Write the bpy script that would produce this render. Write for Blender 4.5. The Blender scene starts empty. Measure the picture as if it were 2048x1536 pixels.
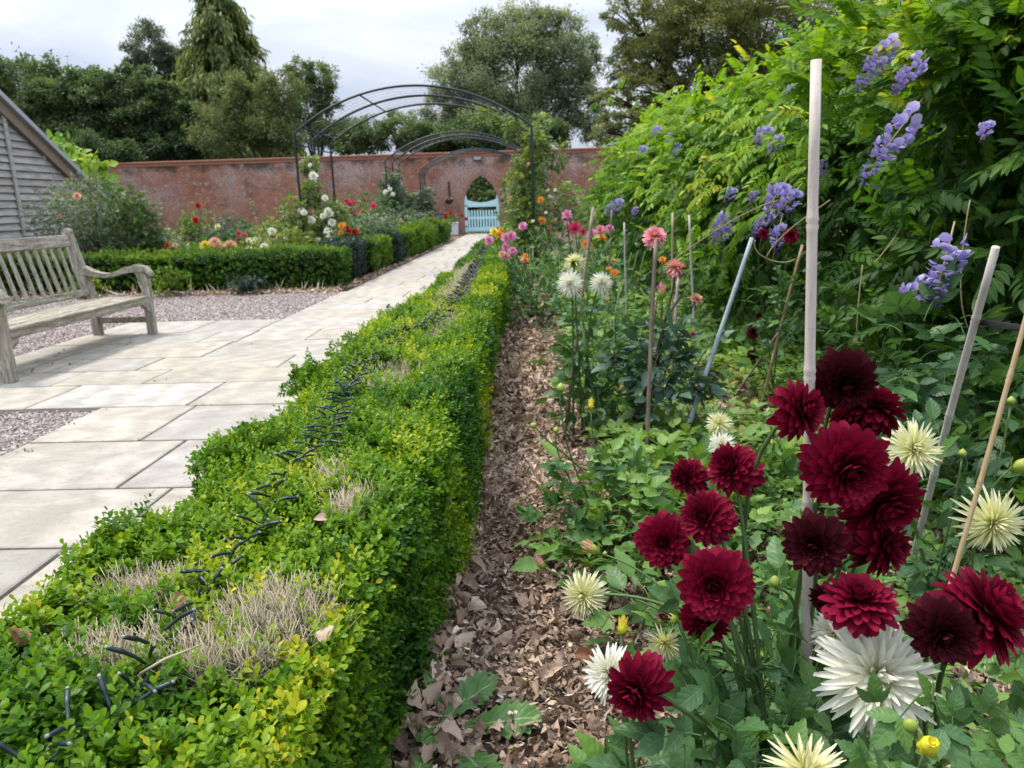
import bpy, math, random
import numpy as np
from mathutils import Vector, Matrix
rng = np.random.default_rng(7)
random.seed(7)
sc = bpy.context.scene
COL = sc.collection
PI = math.pi
R_ = math.radians

# ------------------------------------------------------------------ camera
CAM_H, FPX = 1.1, 1479.0
YAW, PITCH, ROLL = R_(-1.8314), R_(13.633), R_(1.7)
cf = np.array([math.sin(YAW)*math.cos(PITCH), math.cos(YAW)*math.cos(PITCH), -math.sin(PITCH)])
r0 = np.array([math.cos(YAW), -math.sin(YAW), 0.0]); u0 = np.cross(r0, cf)
cr = math.cos(ROLL)*r0 - math.sin(ROLL)*u0
cu = math.cos(ROLL)*u0 + math.sin(ROLL)*r0
CAMP = np.array([0, 0, CAM_H])
def ray(px, py): return cf + cr*(px-1024)/FPX - cu*(py-768)/FPX
def AT(px, py, Y):                       # the point at depth Y that the photo shows at this pixel
    d = ray(px, py); return CAMP + d*(Y/d[1])
def GR(px, py, z=0.0):                   # the point at height z
    d = ray(px, py); return CAMP + d*((z-CAM_H)/d[2])
def SC(npx, p): return npx*float((np.asarray(p)-CAMP) @ cf)/FPX     # pixels -> metres at p
def FACE(r, u, t):                       # facing: right, up, towards the viewer
    v = cr*r + cu*u - cf*t; return v/np.linalg.norm(v)

# ------------------------------------------------------------------ object helpers
def tag(o, label=None, cat=None, group=None, kind=None):
    if label: o['label'] = label
    if cat: o['category'] = cat
    if group: o['group'] = group
    if kind: o['kind'] = kind
    return o
def empty(name, loc, label, cat, group=None):
    o = bpy.data.objects.new(name, None); COL.objects.link(o)
    o.location = loc; o.empty_display_size = .1
    return tag(o, label, cat, group)
def link(name, me, parent=None, loc=None):
    o = bpy.data.objects.new(name, me); COL.objects.link(o)
    if parent is not None:
        o.parent = parent
        o.matrix_parent_inverse = Matrix.Translation(parent.location).inverted()
    if loc is not None: o.location = loc
    return o

def norm(v):
    v = np.asarray(v, float); return v/np.maximum(np.linalg.norm(v, axis=-1, keepdims=True), 1e-9)
def frames(d, n):                        # rotation matrices with y along d and z near n
    y = norm(d); x = norm(np.cross(y, n)); z = np.cross(x, y)
    return np.stack([x, y, z], -1)
def rnd(*s): return rng.random(s)
def rn(*s): return rng.normal(size=s)
_ph = {}
def snoise(p, f, seed=0):                # smooth noise about -1..1
    k = (seed, p.shape[-1])
    if k not in _ph:
        g = np.random.default_rng(100+seed); w = g.normal(size=(7, p.shape[-1])); w /= np.linalg.norm(w, axis=1, keepdims=True)
        _ph[k] = (w*g.uniform(.6, 1.9, (7, 1)), g.uniform(0, 6.28, 7))
    w, ph = _ph[k]
    return np.sin((p*f) @ w.T + ph).sum(-1)/3.0

class T:                                 # a template piece: verts, quads, leaf coords, tint
    def __init__(s, V, F, L=None, t=None):
        s.V = np.asarray(V, float); s.F = np.asarray(F, int)
        s.L = np.zeros((len(s.V), 3)) if L is None else np.asarray(L, float)
        s.t = np.zeros(len(s.V)) if t is None else np.asarray(t, float)
    def tf(s, R=None, p=(0, 0, 0), k=1.0, dt=0):
        V = s.V*k
        if R is not None: V = V @ np.asarray(R).T
        return T(V+np.asarray(p), s.F, s.L, s.t+dt)
def join(ts):
    n = np.cumsum([0]+[len(t.V) for t in ts[:-1]])
    return T(np.concatenate([t.V for t in ts]), np.concatenate([t.F+o for t, o in zip(ts, n)]),
             np.concatenate([t.L for t in ts]), np.concatenate([t.t for t in ts]))
class Acc:                               # collects pieces, builds ONE mesh object
    def __init__(s): s.p = []; s.n = 0
    def add(s, t, mi=0):
        s.p.append((t.V, t.F+s.n, t.L, t.t, np.full(len(t.F), mi))); s.n += len(t.V); return s
    def inst(s, t, pos, R, k=1.0, tint=0.0, mi=0):
        pos = np.atleast_2d(pos); K = len(pos)
        if K == 0: return s
        k = np.broadcast_to(np.asarray(k, float), (K,))
        V = (np.einsum('kij,nj->kni', R, t.V)*k[:, None, None] + pos[:, None]).reshape(-1, 3)
        F = (t.F[None]+(np.arange(K)*len(t.V))[:, None, None]).reshape(-1, 4)
        tt = (np.broadcast_to(np.asarray(tint, float), (K,))[:, None]+t.t[None]).reshape(-1)
        return s.add(T(V, F, np.tile(t.L, (K, 1)), tt), mi)
    def mesh(s, name, mats, smooth=True):
        V = np.concatenate([p[0] for p in s.p]); F = np.concatenate([p[1] for p in s.p])
        L = np.concatenate([p[2] for p in s.p]); t = np.concatenate([p[3] for p in s.p]); mi = np.concatenate([p[4] for p in s.p])
        me = bpy.data.meshes.new(name)
        me.vertices.add(len(V)); me.vertices.foreach_set('co', V.astype(np.float32).ravel())
        me.loops.add(F.size); me.loops.foreach_set('vertex_index', F.astype(np.int32).ravel())
        me.polygons.add(len(F)); me.polygons.foreach_set('loop_start', (np.arange(len(F))*4).astype(np.int32))
        me.polygons.foreach_set('material_index', mi.astype(np.int32))
        me.polygons.foreach_set('use_smooth', np.full(len(F), smooth))
        a = me.attributes.new('tint', 'FLOAT', 'POINT'); a.data.foreach_set('value', t.astype(np.float32))
        a = me.attributes.new('lv', 'FLOAT_VECTOR', 'POINT'); a.data.foreach_set('vector', L.astype(np.float32).ravel())
        for m in (mats if isinstance(mats, (list, tuple)) else [mats]): me.materials.append(m)
        me.update(calc_edges=True)
        return me
    def build(s, name, mats, parent=None, smooth=True):
        return link(name, s.mesh(name, mats, smooth), parent)

def box(c, size, R=None, bev=0.0, tint=0.0):
    """box with chamfered edges (24 verts when bev > 0)"""
    h = np.asarray(size, float)/2
    if bev <= 0:
        V = np.array([[x, y, z] for x in (-1, 1) for y in (-1, 1) for z in (-1, 1)])*h
        F = [[0, 1, 3, 2], [4, 6, 7, 5], [0, 4, 5, 1], [2, 3, 7, 6], [0, 2, 6, 4], [1, 5, 7, 3]]
    else:
        b = min(bev, h.min()*.45); V = []; idx = {}
        for x in (-1, 1):
            for y in (-1, 1):
                for z in (-1, 1):
                    for a in range(3):
                        p = np.array([x, y, z])*(h-b); p[a] = np.array([x, y, z])[a]*h[a]
                        idx[(x, y, z, a)] = len(V); V.append(p)
        F = []
        for a in range(3):
            o = [i for i in range(3) if i != a]
            for s in (-1, 1):
                q = []
                for (i, j) in ((-1, -1), (1, -1), (1, 1), (-1, 1)):
                    k = [0, 0, 0]; k[a] = s; k[o[0]] = i; k[o[1]] = j; q.append(idx[(*k, a)])
                F.append(q if (s > 0) == (a != 1) else q[::-1])
        for a in range(3):                       # edges along axis a
            o = [i for i in range(3) if i != a]
            for i in (-1, 1):
                for j in (-1, 1):
                    k0 = [0, 0, 0]; k0[a] = -1; k0[o[0]] = i; k0[o[1]] = j; k1 = list(k0); k1[a] = 1
                    F.append([idx[(*k0, o[0])], idx[(*k1, o[0])], idx[(*k1, o[1])], idx[(*k0, o[1])]])
        for x in (-1, 1):
            for y in (-1, 1):
                for z in (-1, 1):
                    a, b2, c2 = idx[(x, y, z, 0)], idx[(x, y, z, 1)], idx[(x, y, z, 2)]; F.append([a, b2, c2, c2])
        V = np.array(V)
    V = np.asarray(V, float)
    if R is not None: V = V @ np.asarray(R).T
    return T(V+np.asarray(c), F, None, np.full(len(V), tint))
def tube(P, r, n=8, tint=0.0, cap=True):
    P = np.asarray(P, float); m = len(P); r = np.broadcast_to(np.asarray(r, float), (m,))
    tg = norm(np.gradient(P, axis=0)); ref = np.array([0, 0, 1.0]) if abs(tg[0][2]) < .9 else np.array([1.0, 0, 0])
    u = np.cross(tg[0], ref); u /= np.linalg.norm(u); V = []; L = []
    s = np.concatenate([[0], np.cumsum(np.linalg.norm(np.diff(P, axis=0), axis=1))])
    an = np.arange(n)/n*2*PI
    for i in range(m):
        u = u-tg[i]*(u @ tg[i]); u /= np.linalg.norm(u); v = np.cross(tg[i], u)
        V.append(P[i]+r[i]*(np.cos(an)[:, None]*u+np.sin(an)[:, None]*v)); L.append(np.stack([an/6.283, np.full(n, s[i]), np.full(n, 1.0)], 1))
    F = [[i*n+j, i*n+(j+1) % n, (i+1)*n+(j+1) % n, (i+1)*n+j] for i in range(m-1) for j in range(n)]
    V = np.concatenate(V); L = np.concatenate(L)
    if cap:
        V = np.concatenate([V, P[:1], P[-1:]]); L = np.concatenate([L, L[:1], L[-1:]]); a, b = len(V)-2, len(V)-1
        F += [[a, (j+1) % n, j, j] for j in range(n)]+[[b, (m-1)*n+j, (m-1)*n+(j+1) % n, (m-1)*n+(j+1) % n] for j in range(n)]
    return T(V, F, L, np.full(len(V), tint))
def bez(a, b, c, d, n=10):
    t = np.linspace(0, 1, n)[:, None]; a, b, c, d = map(np.asarray, (a, b, c, d))
    return (1-t)**3*a+3*(1-t)**2*t*b+3*(1-t)*t*t*c+t**3*d
def prism(poly, h0, h1, axis='y'):
    """extrude a convex-ish outline (list of (a,b)) between h0 and h1 along an axis; outline is split into quads against its centre line"""
    P = np.asarray(poly, float); n = len(P)
    def mk(h):
        if axis == 'y': return np.stack([P[:, 0], np.full(n, h), P[:, 1]], 1)
        if axis == 'x': return np.stack([np.full(n, h), P[:, 0], P[:, 1]], 1)
        return np.stack([P[:, 0], P[:, 1], np.full(n, h)], 1)
    V = np.concatenate([mk(h0), mk(h1)])
    F = [[i, (i+1) % n, (i+1) % n+n, i+n] for i in range(n)]
    for k in range((n-1)//2):
        a, b, c, d = k, k+1, n-2-k, n-1-k
        if b >= c and b != c: break
        F += [[a, d, c, b], [a+n, b+n, c+n, d+n]]
    return T(V, F)

# ------------------------------------------------------------------ leaf templates (grow along +Y, face +Z)
def leaf(L, W, nl=4, nw=2, prof='ell', fold=.25, curl=.15, serr=0.0, wave=0.0, tint=0.0):
    s = np.linspace(0, 1, nl+1); u = np.linspace(-1, 1, nw+1)
    if prof == 'ell': w = np.sin(PI*np.clip(s, .03, .985))**.8
    elif prof == 'ovate': w = np.sin(PI*np.clip(s, .02, .99)**.72)**.9
    elif prof == 'obov':
        s = 1-(1-s)**1.5; w = np.where(s > .58, np.sqrt(np.clip(1-((np.minimum(s, .985)-.58)/.42)**2, .02, 1)), (np.clip(s, .02, 1)/.58)**.75)
    elif prof == 'round': w = np.sqrt(np.clip(1-(2*np.clip(s, .02, .97)-1)**2, 0, 1))
    elif prof == 'lance': w = np.sin(PI*np.clip(s, .02, .995)**.6)
    else: w = np.ones_like(s)
    V = []; LV = []
    for i, si in enumerate(s):
        for j, uj in enumerate(u):
            wi = w[i]*W/2
            if serr and 0 < i < nl: wi *= 1+serr*(.5 if i % 2 else -.5)*(abs(uj) > .9)
            y = si*L
            if serr and abs(uj) > .9 and 0 < i < nl: y += L/nl*.35*(1 if i % 2 else -.2)
            V.append([uj*wi, y, fold*abs(uj)*wi-curl*si*si*L+wave*wi*math.sin(si*19+uj*2)]); LV.append([uj, si, 0])
    n = nw+1
    F = [[i*n+j, i*n+j+1, (i+1)*n+j+1, (i+1)*n+j] for i in range(nl) for j in range(nw)]
    return T(V, F, LV, np.full(len(V), tint))
def rotz(a): c, s = math.cos(a), math.sin(a); return np.array([[c, -s, 0], [s, c, 0], [0, 0, 1.0]])
def rotx(a): c, s = math.cos(a), math.sin(a); return np.array([[1.0, 0, 0], [0, c, -s], [0, s, c]])
def roty(a): c, s = math.cos(a), math.sin(a); return np.array([[c, 0, s], [0, 1.0, 0], [-s, 0, c]])

# ------------------------------------------------------------------ materials
class N:
    def __init__(s, name, vol=False):
        s.m = bpy.data.materials.new(name); s.m.use_nodes = True; s.t = s.m.node_tree; s.t.nodes.clear()
        s.out = s.n('ShaderNodeOutputMaterial')
    def n(s, ty, **kw):
        nd = s.t.nodes.new(ty)
        for k, v in kw.items():
            if k.startswith('i_'):
                key = k[2:]; nd.inputs[int(key) if key.isdigit() else key.replace('_', ' ')].default_value = v
            else: setattr(nd, k, v)
        return nd
    def l(s, a, b, ai=0, bi=0):
        s.t.links.new(a.outputs[ai] if not isinstance(a, bpy.types.NodeSocket) else a, b.inputs[bi]); return b
    def ramp(s, stops, interp='LINEAR'):
        r = s.n('ShaderNodeValToRGB'); e = r.color_ramp.elements; r.color_ramp.interpolation = interp
        while len(e) < len(stops): e.new(.5)
        for el, (p, c) in zip(e, stops): el.position = p; el.color = (*c, 1)
        return r
    def math(s, op, a, b=None, clamp=False):
        m = s.n('ShaderNodeMath', operation=op, use_clamp=clamp)
        for i, v in enumerate((a, b)):
            if v is None: continue
            if isinstance(v, (int, float)): m.inputs[i].default_value = v
            else: s.t.links.new(v, m.inputs[i])
        return m.outputs[0]
    def mix(s, f, a, b, mode='MIX'):
        m = s.n('ShaderNodeMix', data_type='RGBA', blend_type=mode)
        for i, v in ((0, f), (6, a), (7, b)):
            if isinstance(v, (int, float)): m.inputs[i].default_value = v
            elif isinstance(v, tuple): m.inputs[i].default_value = (*v, 1)
            else: s.t.links.new(v, m.inputs[i])
        return m.outputs[2]
    def noise(s, scale, detail=4, rough=.55, vec=None, dist=0.0):
        n = s.n('ShaderNodeTexNoise'); n.inputs['Scale'].default_value = scale; n.inputs['Detail'].default_value = detail
        n.inputs['Roughness'].default_value = rough; n.inputs['Distortion'].default_value = dist
        if vec is not None: s.t.links.new(vec, n.inputs['Vector'])
        return n
    def obj(s, scale=(1, 1, 1), rot=(0, 0, 0)):
        c = s.n('ShaderNodeTexCoord'); m = s.n('ShaderNodeMapping'); m.inputs['Scale'].default_value = scale; m.inputs['Rotation'].default_value = rot
        s.l(c, m, 3, 0); return m.outputs[0]
    def attr(s, name): return s.n('ShaderNodeAttribute', attribute_name=name)
    def principled(s, col=None, rough=.6, spec=.3, bump=None, bs=.3, bd=.01, **kw):
        p = s.n('ShaderNodeBsdfPrincipled'); p.inputs['Roughness'].default_value = rough; p.inputs['Specular IOR Level'].default_value = spec
        if isinstance(col, tuple): p.inputs['Base Color'].default_value = (*col, 1)
        elif col is not None: s.t.links.new(col, p.inputs['Base Color'])
        if bump is not None:
            b = s.n('ShaderNodeBump'); b.inputs['Strength'].default_value = bs; b.inputs['Distance'].default_value = bd
            s.t.links.new(bump, b.inputs['Height']); s.l(b, p, 0, 'Normal')
        for k, v in kw.items(): p.inputs[k].default_value = v
        return p
    def done(s, sh): s.l(sh, s.out); return s.m

def leaf_mat(name, stops, trans=.35, rough=.45, spec=.35, vein=0.0, tcol=1.0, nvein=6.0, vcol=None):
    m = N(name); t = m.attr('tint'); r = m.ramp(stops); m.l(t, r, 2, 0); col = r.outputs[0]; bump = None
    if vein:
        lv = m.attr('lv'); sp = m.n('ShaderNodeSeparateXYZ'); m.l(lv, sp, 1, 0)
        ax = m.math('ABSOLUTE', sp.outputs[0])
        mid = m.math('SUBTRACT', 1.0, m.math('MULTIPLY', ax, 11.0), clamp=True)
        ph = m.math('FRACT', m.math('MULTIPLY', m.math('SUBTRACT', sp.outputs[1], m.math('MULTIPLY', ax, .22)), nvein))
        side = m.math('SUBTRACT', 1.0, m.math('MULTIPLY', ph, 8.0), clamp=True)
        msk = m.math('MAXIMUM', mid, m.math('MULTIPLY', side, .55))
        light = vcol or tuple(min(1, c*2.2+.03) for c in stops[-1][1])
        col = m.mix(m.math('MULTIPLY', msk, vein), col, light)
        bump = m.math('SUBTRACT', m.math('MULTIPLY', m.math('SINE', m.math('MULTIPLY', ph, 3.14)), .6), msk)
    p = m.principled(col, rough, spec, bump, .22, .003)
    tr = m.n('ShaderNodeBsdfTranslucent')
    c2 = m.mix(1.0, col, (tcol*1.3, tcol*1.25, tcol*.55), 'MULTIPLY'); m.t.links.new(c2, tr.inputs[0])
    mx = m.n('ShaderNodeMixShader'); mx.inputs[0].default_value = trans; m.l(p, mx, 0, 1); m.l(tr, mx, 0, 2)
    return m.done(mx)
def petal_mat(name, base, mid, tip, dark=None, trans=.25, rough=.55, spec=.2, sheen=0.0):
    """colour along the petal (base, middle, tip); tint 1 = browner, older petals"""
    m = N(name); lv = m.attr('lv'); sp = m.n('ShaderNodeSeparateXYZ'); m.l(lv, sp, 1, 0)
    r = m.ramp([(0, base), (.45, mid), (1, tip)]); m.l(sp, r, 1, 0); col = r.outputs[0]
    if dark is not None:
        t = m.attr('tint'); col = m.mix(m.math('MINIMUM', t.outputs[2], 1.0), col, dark)
    st = m.math('SINE', m.math('MULTIPLY', sp.outputs[0], 22.0))
    p = m.principled(col, rough, spec, st, .12, .002)
    if sheen: p.inputs['Sheen Weight'].default_value = sheen; p.inputs['Sheen Roughness'].default_value = .4
    tr = m.n('ShaderNodeBsdfTranslucent'); m.t.links.new(col, tr.inputs[0])
    mx = m.n('ShaderNodeMixShader'); mx.inputs[0].default_value = trans; m.l(p, mx, 0, 1); m.l(tr, mx, 0, 2)
    return m.done(mx)
def plain(name, col, rough=.6, spec=.3, var=.25, scale=20.0, bump=.2, stretch=(1, 1, 1), metallic=0.0, bd=.004):
    m = N(name); v = m.obj(stretch); n = m.noise(scale, 5, .6, v)
    c = m.mix(n.outputs[0], tuple(x*(1-var) for x in col), tuple(min(1, x*(1+var)) for x in col))
    p = m.principled(c, rough, spec, n.outputs[0], bump, bd); p.inputs['Metallic'].default_value = metallic
    return m.done(p)

M = {}
M['box'] = leaf_mat('box_leaf', [(0, (.013, .052, .008)), (.3, (.045, .13, .008)), (.55, (.115, .24, .010)), (.78, (.23, .34, .014)), (1, (.48, .44, .022))], .36, .42, .22)
M['box_far'] = leaf_mat('box_leaf_far', [(0, (.014, .048, .009)), (.4, (.048, .125, .010)), (.75, (.13, .235, .014)), (1, (.28, .33, .025))], .3, .5, .22)
M['blueshrub'] = leaf_mat('blue_shrub_leaf', [(0, (.012, .03, .022)), (.6, (.03, .065, .05)), (1, (.07, .12, .09))], .25, .5, .3)
M['dahlia_leaf'] = leaf_mat('dahlia_leaf', [(0, (.028, .072, .034)), (.5, (.068, .155, .05)), (.8, (.13, .25, .045)), (1, (.22, .34, .035))], .30, .42, .32, .28, 1.0, 6.0, (.22, .34, .15))
M['bronze_leaf'] = leaf_mat('dark_dahlia_leaf', [(0, (.03, .07, .05)), (.6, (.07, .14, .09)), (1, (.14, .23, .10))], .2, .45, .4, .35, 1.0, 6.0, (.2, .28, .2))
M['weed'] = leaf_mat('ground_cover_leaf', [(0, (.045, .11, .035)), (.5, (.115, .225, .055)), (.85, (.20, .34, .06)), (1, (.40, .38, .08))], .35, .5, .35, .3, 1.0, 5.0, (.25, .38, .16))
M['dock'] = leaf_mat('dandelion_leaf', [(0, (.05, .14, .03)), (1, (.12, .26, .06))], .3, .42, .35, .8, 1.0, 9.0, (.38, .5, .2))
M['wist'] = leaf_mat('wisteria_leaf', [(0, (.014, .046, .016)), (.4, (.042, .115, .017)), (.65, (.115, .25, .015)), (.85, (.22, .38, .018)), (.93, (.32, .42, .03)), (1, (.60, .54, .08))], .44, .42, .2, .3, 1.0, 7.0, (.3, .42, .08))
M['rose_leaf'] = leaf_mat('rose_leaf', [(0, (.03, .07, .03)), (.5, (.095, .175, .055)), (.8, (.20, .29, .06)), (1, (.38, .42, .12))], .3, .45, .4)
M['greyrose'] = leaf_mat('grey_rose_leaf', [(0, (.04, .08, .05)), (.5, (.12, .185, .125)), (.85, (.23, .30, .17)), (1, (.42, .40, .25))], .3, .45, .4)
M['fig'] = leaf_mat('vine_leaf', [(0, (.05, .14, .02)), (.6, (.16, .30, .03)), (1, (.30, .42, .05))], .4, .45, .3)
M['litter'] = leaf_mat('fallen_leaf', [(0, (.10, .068, .05)), (.35, (.29, .20, .145)), (.7, (.52, .395, .305)), (1, (.76, .66, .57))], .12, .7, .2, .35, 1.0, 8.0, (.44, .34, .28))
M['litter2'] = leaf_mat('orange_fallen_leaf', [(0, (.16, .06, .025)), (1, (.36, .20, .12))], .15, .6, .25, .4, 1.0, 8.0, (.4, .28, .2))
M['twig'] = plain('dead_twig', (.38, .335, .235), .8, .1, .3, 60)
M['stem'] = plain('green_stem', (.075, .125, .04), .5, .3, .25, 30)
M['stem_dark'] = plain('dark_stem', (.055, .045, .03), .6, .3, .3, 30)
M['stem_tan'] = plain('tan_stem', (.30, .24, .13), .6, .25, .25, 30)
M['hedge_core'] = plain('light_block_core', (.022, .024, .012), .9, .05, .4, 30, .6)  # near-black fill for the added core that blocks light
M['bark'] = plain('bark', (.06, .05, .04), .9, .1, .5, 6, .8, (1, 1, .25), 0, .03)
M['bark_dark'] = plain('dark_bark', (.03, .026, .022), .9, .1, .5, 6, .8, (1, 1, .25), 0, .03)
M['iron'] = plain('painted_iron', (.012, .019, .022), .42, .4, .2, 30, .1)
M['wire'] = plain('wire', (.06, .065, .07), .4, .5, .2, 30, .1)
# ------------------------------------------------------------------ world, sun, camera
SUN_EL, SUN_AZ = R_(64), R_(-65)          # azimuth from +Y (away along the path) towards -X
sdir = np.array([math.sin(SUN_AZ)*math.cos(SUN_EL), math.cos(SUN_AZ)*math.cos(SUN_EL), math.sin(SUN_EL)])
w = bpy.data.worlds.new("World"); sc.world = w; w.use_nodes = True
wt = w.node_tree; wn = wt.nodes; wl = wt.links; wn.clear()
wo = wn.new('ShaderNodeOutputWorld'); bg = wn.new('ShaderNodeBackground'); bg.inputs[1].default_value = .1
sky = wn.new('ShaderNodeTexSky'); sky.sky_type = 'NISHITA'; sky.sun_disc = False; sky.sun_elevation = SUN_EL
sky.sun_rotation = SUN_AZ; sky.air_density = 1.0; sky.dust_density = 1.5
tc = wn.new('ShaderNodeTexCoord'); sp = wn.new('ShaderNodeSeparateXYZ'); wl.new(tc.outputs[0], sp.inputs[0])
def wm(op, a, b=None, clamp=False):
    m = wn.new('ShaderNodeMath'); m.operation = op; m.use_clamp = clamp
    for i, v in enumerate((a, b)):
        if v is None: continue
        if isinstance(v, (int, float)): m.inputs[i].default_value = v
        else: wl.new(v, m.inputs[i])
    return m.outputs[0]
mp = wn.new('ShaderNodeMapping'); mp.inputs['Scale'].default_value = (1, 1, 3.2); wl.new(tc.outputs[0], mp.inputs[0])
n1 = wn.new('ShaderNodeTexNoise'); n1.inputs['Scale'].default_value = 3.4; n1.inputs['Detail'].default_value = 6; n1.inputs['Roughness'].default_value = .5; n1.inputs['Distortion'].default_value = .4
wl.new(mp.outputs[0], n1.inputs['Vector'])
cr1 = wn.new('ShaderNodeValToRGB'); e = cr1.color_ramp.elements
e[0].position = .32; e[0].color = (5.2, 5.9, 7.6, 1); e[1].position = .64; e[1].color = (8.8, 9.2, 9.9, 1)
wl.new(n1.outputs[0], cr1.inputs[0])
# an overcast sky brightens towards the zenith
zen = wm('ADD', .44, wm('MULTIPLY', wm('MAXIMUM', sp.outputs[2], 0.0), 1.75))
sc1 = wn.new('ShaderNodeVectorMath'); sc1.operation = 'SCALE'; wl.new(cr1.outputs[0], sc1.inputs[0]); wl.new(zen, sc1.inputs['Scale'])
mxw = wn.new('ShaderNodeMix'); mxw.data_type = 'RGBA'; mxw.inputs[0].default_value = .88
wl.new(sky.outputs[0], mxw.inputs[6]); wl.new(sc1.outputs[0], mxw.inputs[7])
wl.new(mxw.outputs[2], bg.inputs[0]); wl.new(bg.outputs[0], wo.inputs[0])
sun = bpy.data.lights.new('sun', 'SUN'); sun.energy = 2.7; sun.angle = R_(11); sun.color = (1, .93, .80)
so = bpy.data.objects.new('sun', sun); COL.objects.link(so)
so.rotation_euler = Vector(sdir).to_track_quat('Z', 'Y').to_euler(); so.location = (-8, 6, 12)
cam = bpy.data.cameras.new('camera'); cam.lens = FPX/2048*36; cam.sensor_width = 36; cam.clip_end = 600; cam.clip_start = .02
cam.dof.use_dof = True; cam.dof.focus_distance = 1.3; cam.dof.aperture_fstop = 9.0
co = bpy.data.objects.new('camera', cam); COL.objects.link(co); sc.camera = co
co.matrix_world = Matrix(((cr[0], cu[0], -cf[0], 0), (cr[1], cu[1], -cf[1], 0), (cr[2], cu[2], -cf[2], CAM_H), (0, 0, 0, 1)))
sc.view_settings.view_transform = 'Standard'; sc.view_settings.look = 'None'; sc.view_settings.exposure = 0.64; sc.view_settings.gamma = 1.0
sc.render.engine = 'CYCLES'; cy = sc.cycles
cy.max_bounces = 6; cy.diffuse_bounces = 4; cy.glossy_bounces = 2; cy.transmission_bounces = 4; cy.transparent_max_bounces = 4
cy.caustics_reflective = False; cy.caustics_refractive = False; cy.use_denoising = True
try: cy.denoiser = 'OPENIMAGEDENOISE'; cy.denoising_input_passes = 'RGB_ALBEDO_NORMAL'
except Exception: pass

# ------------------------------------------------------------------ ground sheets
def sheet(name, x0, x1, y0, y1, z, mat, nx=1, ny=1, bumpf=None):
    X, Y = np.meshgrid(np.linspace(x0, x1, nx+1), np.linspace(y0, y1, ny+1)); Z = np.full_like(X, z)
    if bumpf is not None: Z = Z+bumpf(np.stack([X, Y], -1))
    V = np.stack([X, Y, Z], -1).reshape(-1, 3); n = nx+1
    F = [[j*n+i, j*n+i+1, (j+1)*n+i+1, (j+1)*n+i] for j in range(ny) for i in range(nx)]
    o = Acc().add(T(V, F)).build(name, mat); return tag(o, kind='structure')
m = N('soil'); v = m.obj(); n1_ = m.noise(3, 6, .65, v); n2_ = m.noise(40, 6, .7, v)
c = m.mix(n1_.outputs[0], (.05, .036, .028), (.13, .095, .07)); c = m.mix(n2_.outputs[0], c, (.16, .115, .09))
M['soil'] = m.done(m.principled(c, .95, .1, n2_.outputs[0], .9, .03))
m = N('rough_grass'); v = m.obj(); n1_ = m.noise(2, 6, .65, v); n2_ = m.noise(60, 4, .7, v)
c = m.mix(n1_.outputs[0], (.03, .06, .015), (.08, .12, .03)); c = m.mix(n2_.outputs[0], c, (.06, .05, .03))
M['grass'] = m.done(m.principled(c, .95, .1, n2_.outputs[0], .9, .05))
sheet('ground', -250, 250, -60, 440, -.03, M['grass'])
sheet('flower_bed', -.34, 4.2, -1.0, 29.9, 0.0, M['soil'], 40, 240, lambda p: .016*snoise(p, 6.0, 1)+.012*snoise(p, 17.0, 2))
sheet('border_soil', -14, -2.55, 10.3, 29.9, .0, M['soil'], 40, 60, lambda p: .02*snoise(p, 4.0, 3))
# gravel: a coloured, bumpy sheet with real stones on the stretches in view
m = N('gravel'); v = m.obj(); vo = m.n('ShaderNodeTexVoronoi'); vo.inputs['Scale'].default_value = 62; m.t.links.new(v, vo.inputs['Vector'])
r = m.ramp([(0, (.18, .145, .14)), (.4, (.34, .285, .275)), (.75, (.45, .40, .385)), (1, (.60, .57, .55))]); sp_ = m.n('ShaderNodeSeparateXYZ')
m.l(vo, sp_, 1, 0); m.l(sp_, r); M['gravel'] = m.done(m.principled(r.outputs[0], .85, .2, m.math('SUBTRACT', 1.0, vo.outputs[0]), 1.0, .012))
m = N('gravel_stone'); t = m.attr('tint'); r = m.ramp([(0, (.15, .115, .108)), (.35, (.29, .235, .222)), (.7, (.41, .35, .33)), (1, (.60, .55, .53))]); m.l(t, r, 2, 0)
n_ = m.noise(150, 3, .6, m.obj()); M['stone'] = m.done(m.principled(r.outputs[0], .8, .25, n_.outputs[0], .4, .004))
sheet('gravel', -14, -2.56, -1.0, 10.32, -.012, M['gravel'])
oc = T(np.array([[1, 0, -.2], [.3, .9, .1], [-.8, .5, 0], [-.7, -.6, -.1], [.4, -.8, .15], [.1, 0, .7], [0, .1, -.5]])*.5,
       [[5, 0, 1, 1], [5, 1, 2, 2], [5, 2, 3, 3], [5, 3, 4, 4], [5, 4, 0, 0], [6, 1, 0, 0], [6, 2, 1, 1], [6, 3, 2, 2], [6, 4, 3, 3], [6, 0, 4, 4]])
a = Acc()
for (x0, x1, y0, y1, den, s0) in ((-5.2, -2.57, 2.4, 4.10, 4600, .017), (-7.2, -4.27, 4.2, 7.62, 1900, .02), (-7.2, -2.66, 7.60, 10.35, 2100, .021)):
    K = int((x1-x0)*(y1-y0)*den); p = np.stack([x0+rnd(K)*(x1-x0), y0+rnd(K)*(y1-y0), -.010+rnd(K)*.012], 1)
    if y0 < 3: p = p[(p[:, 0]/p[:, 1] > -1.25)]
    else: p = p[(p[:, 0]/p[:, 1] > -1.0)]
    K = len(p); d = rn(K, 3); d[:, 2] *= .4; nn = rn(K, 3)*.5+[0, 0, 1]
    a.inst(oc, p, frames(d, nn)*np.array([1, 1, .75]), s0*rng.uniform(.6, 1.35, K), np.clip(.5+.24*rn(K), 0, 1))
tag(a.build('gravel_stones', M['stone'], smooth=False), 'pinkish grey gravel chippings around the bench and beside the paved path', kind='stuff')

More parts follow.
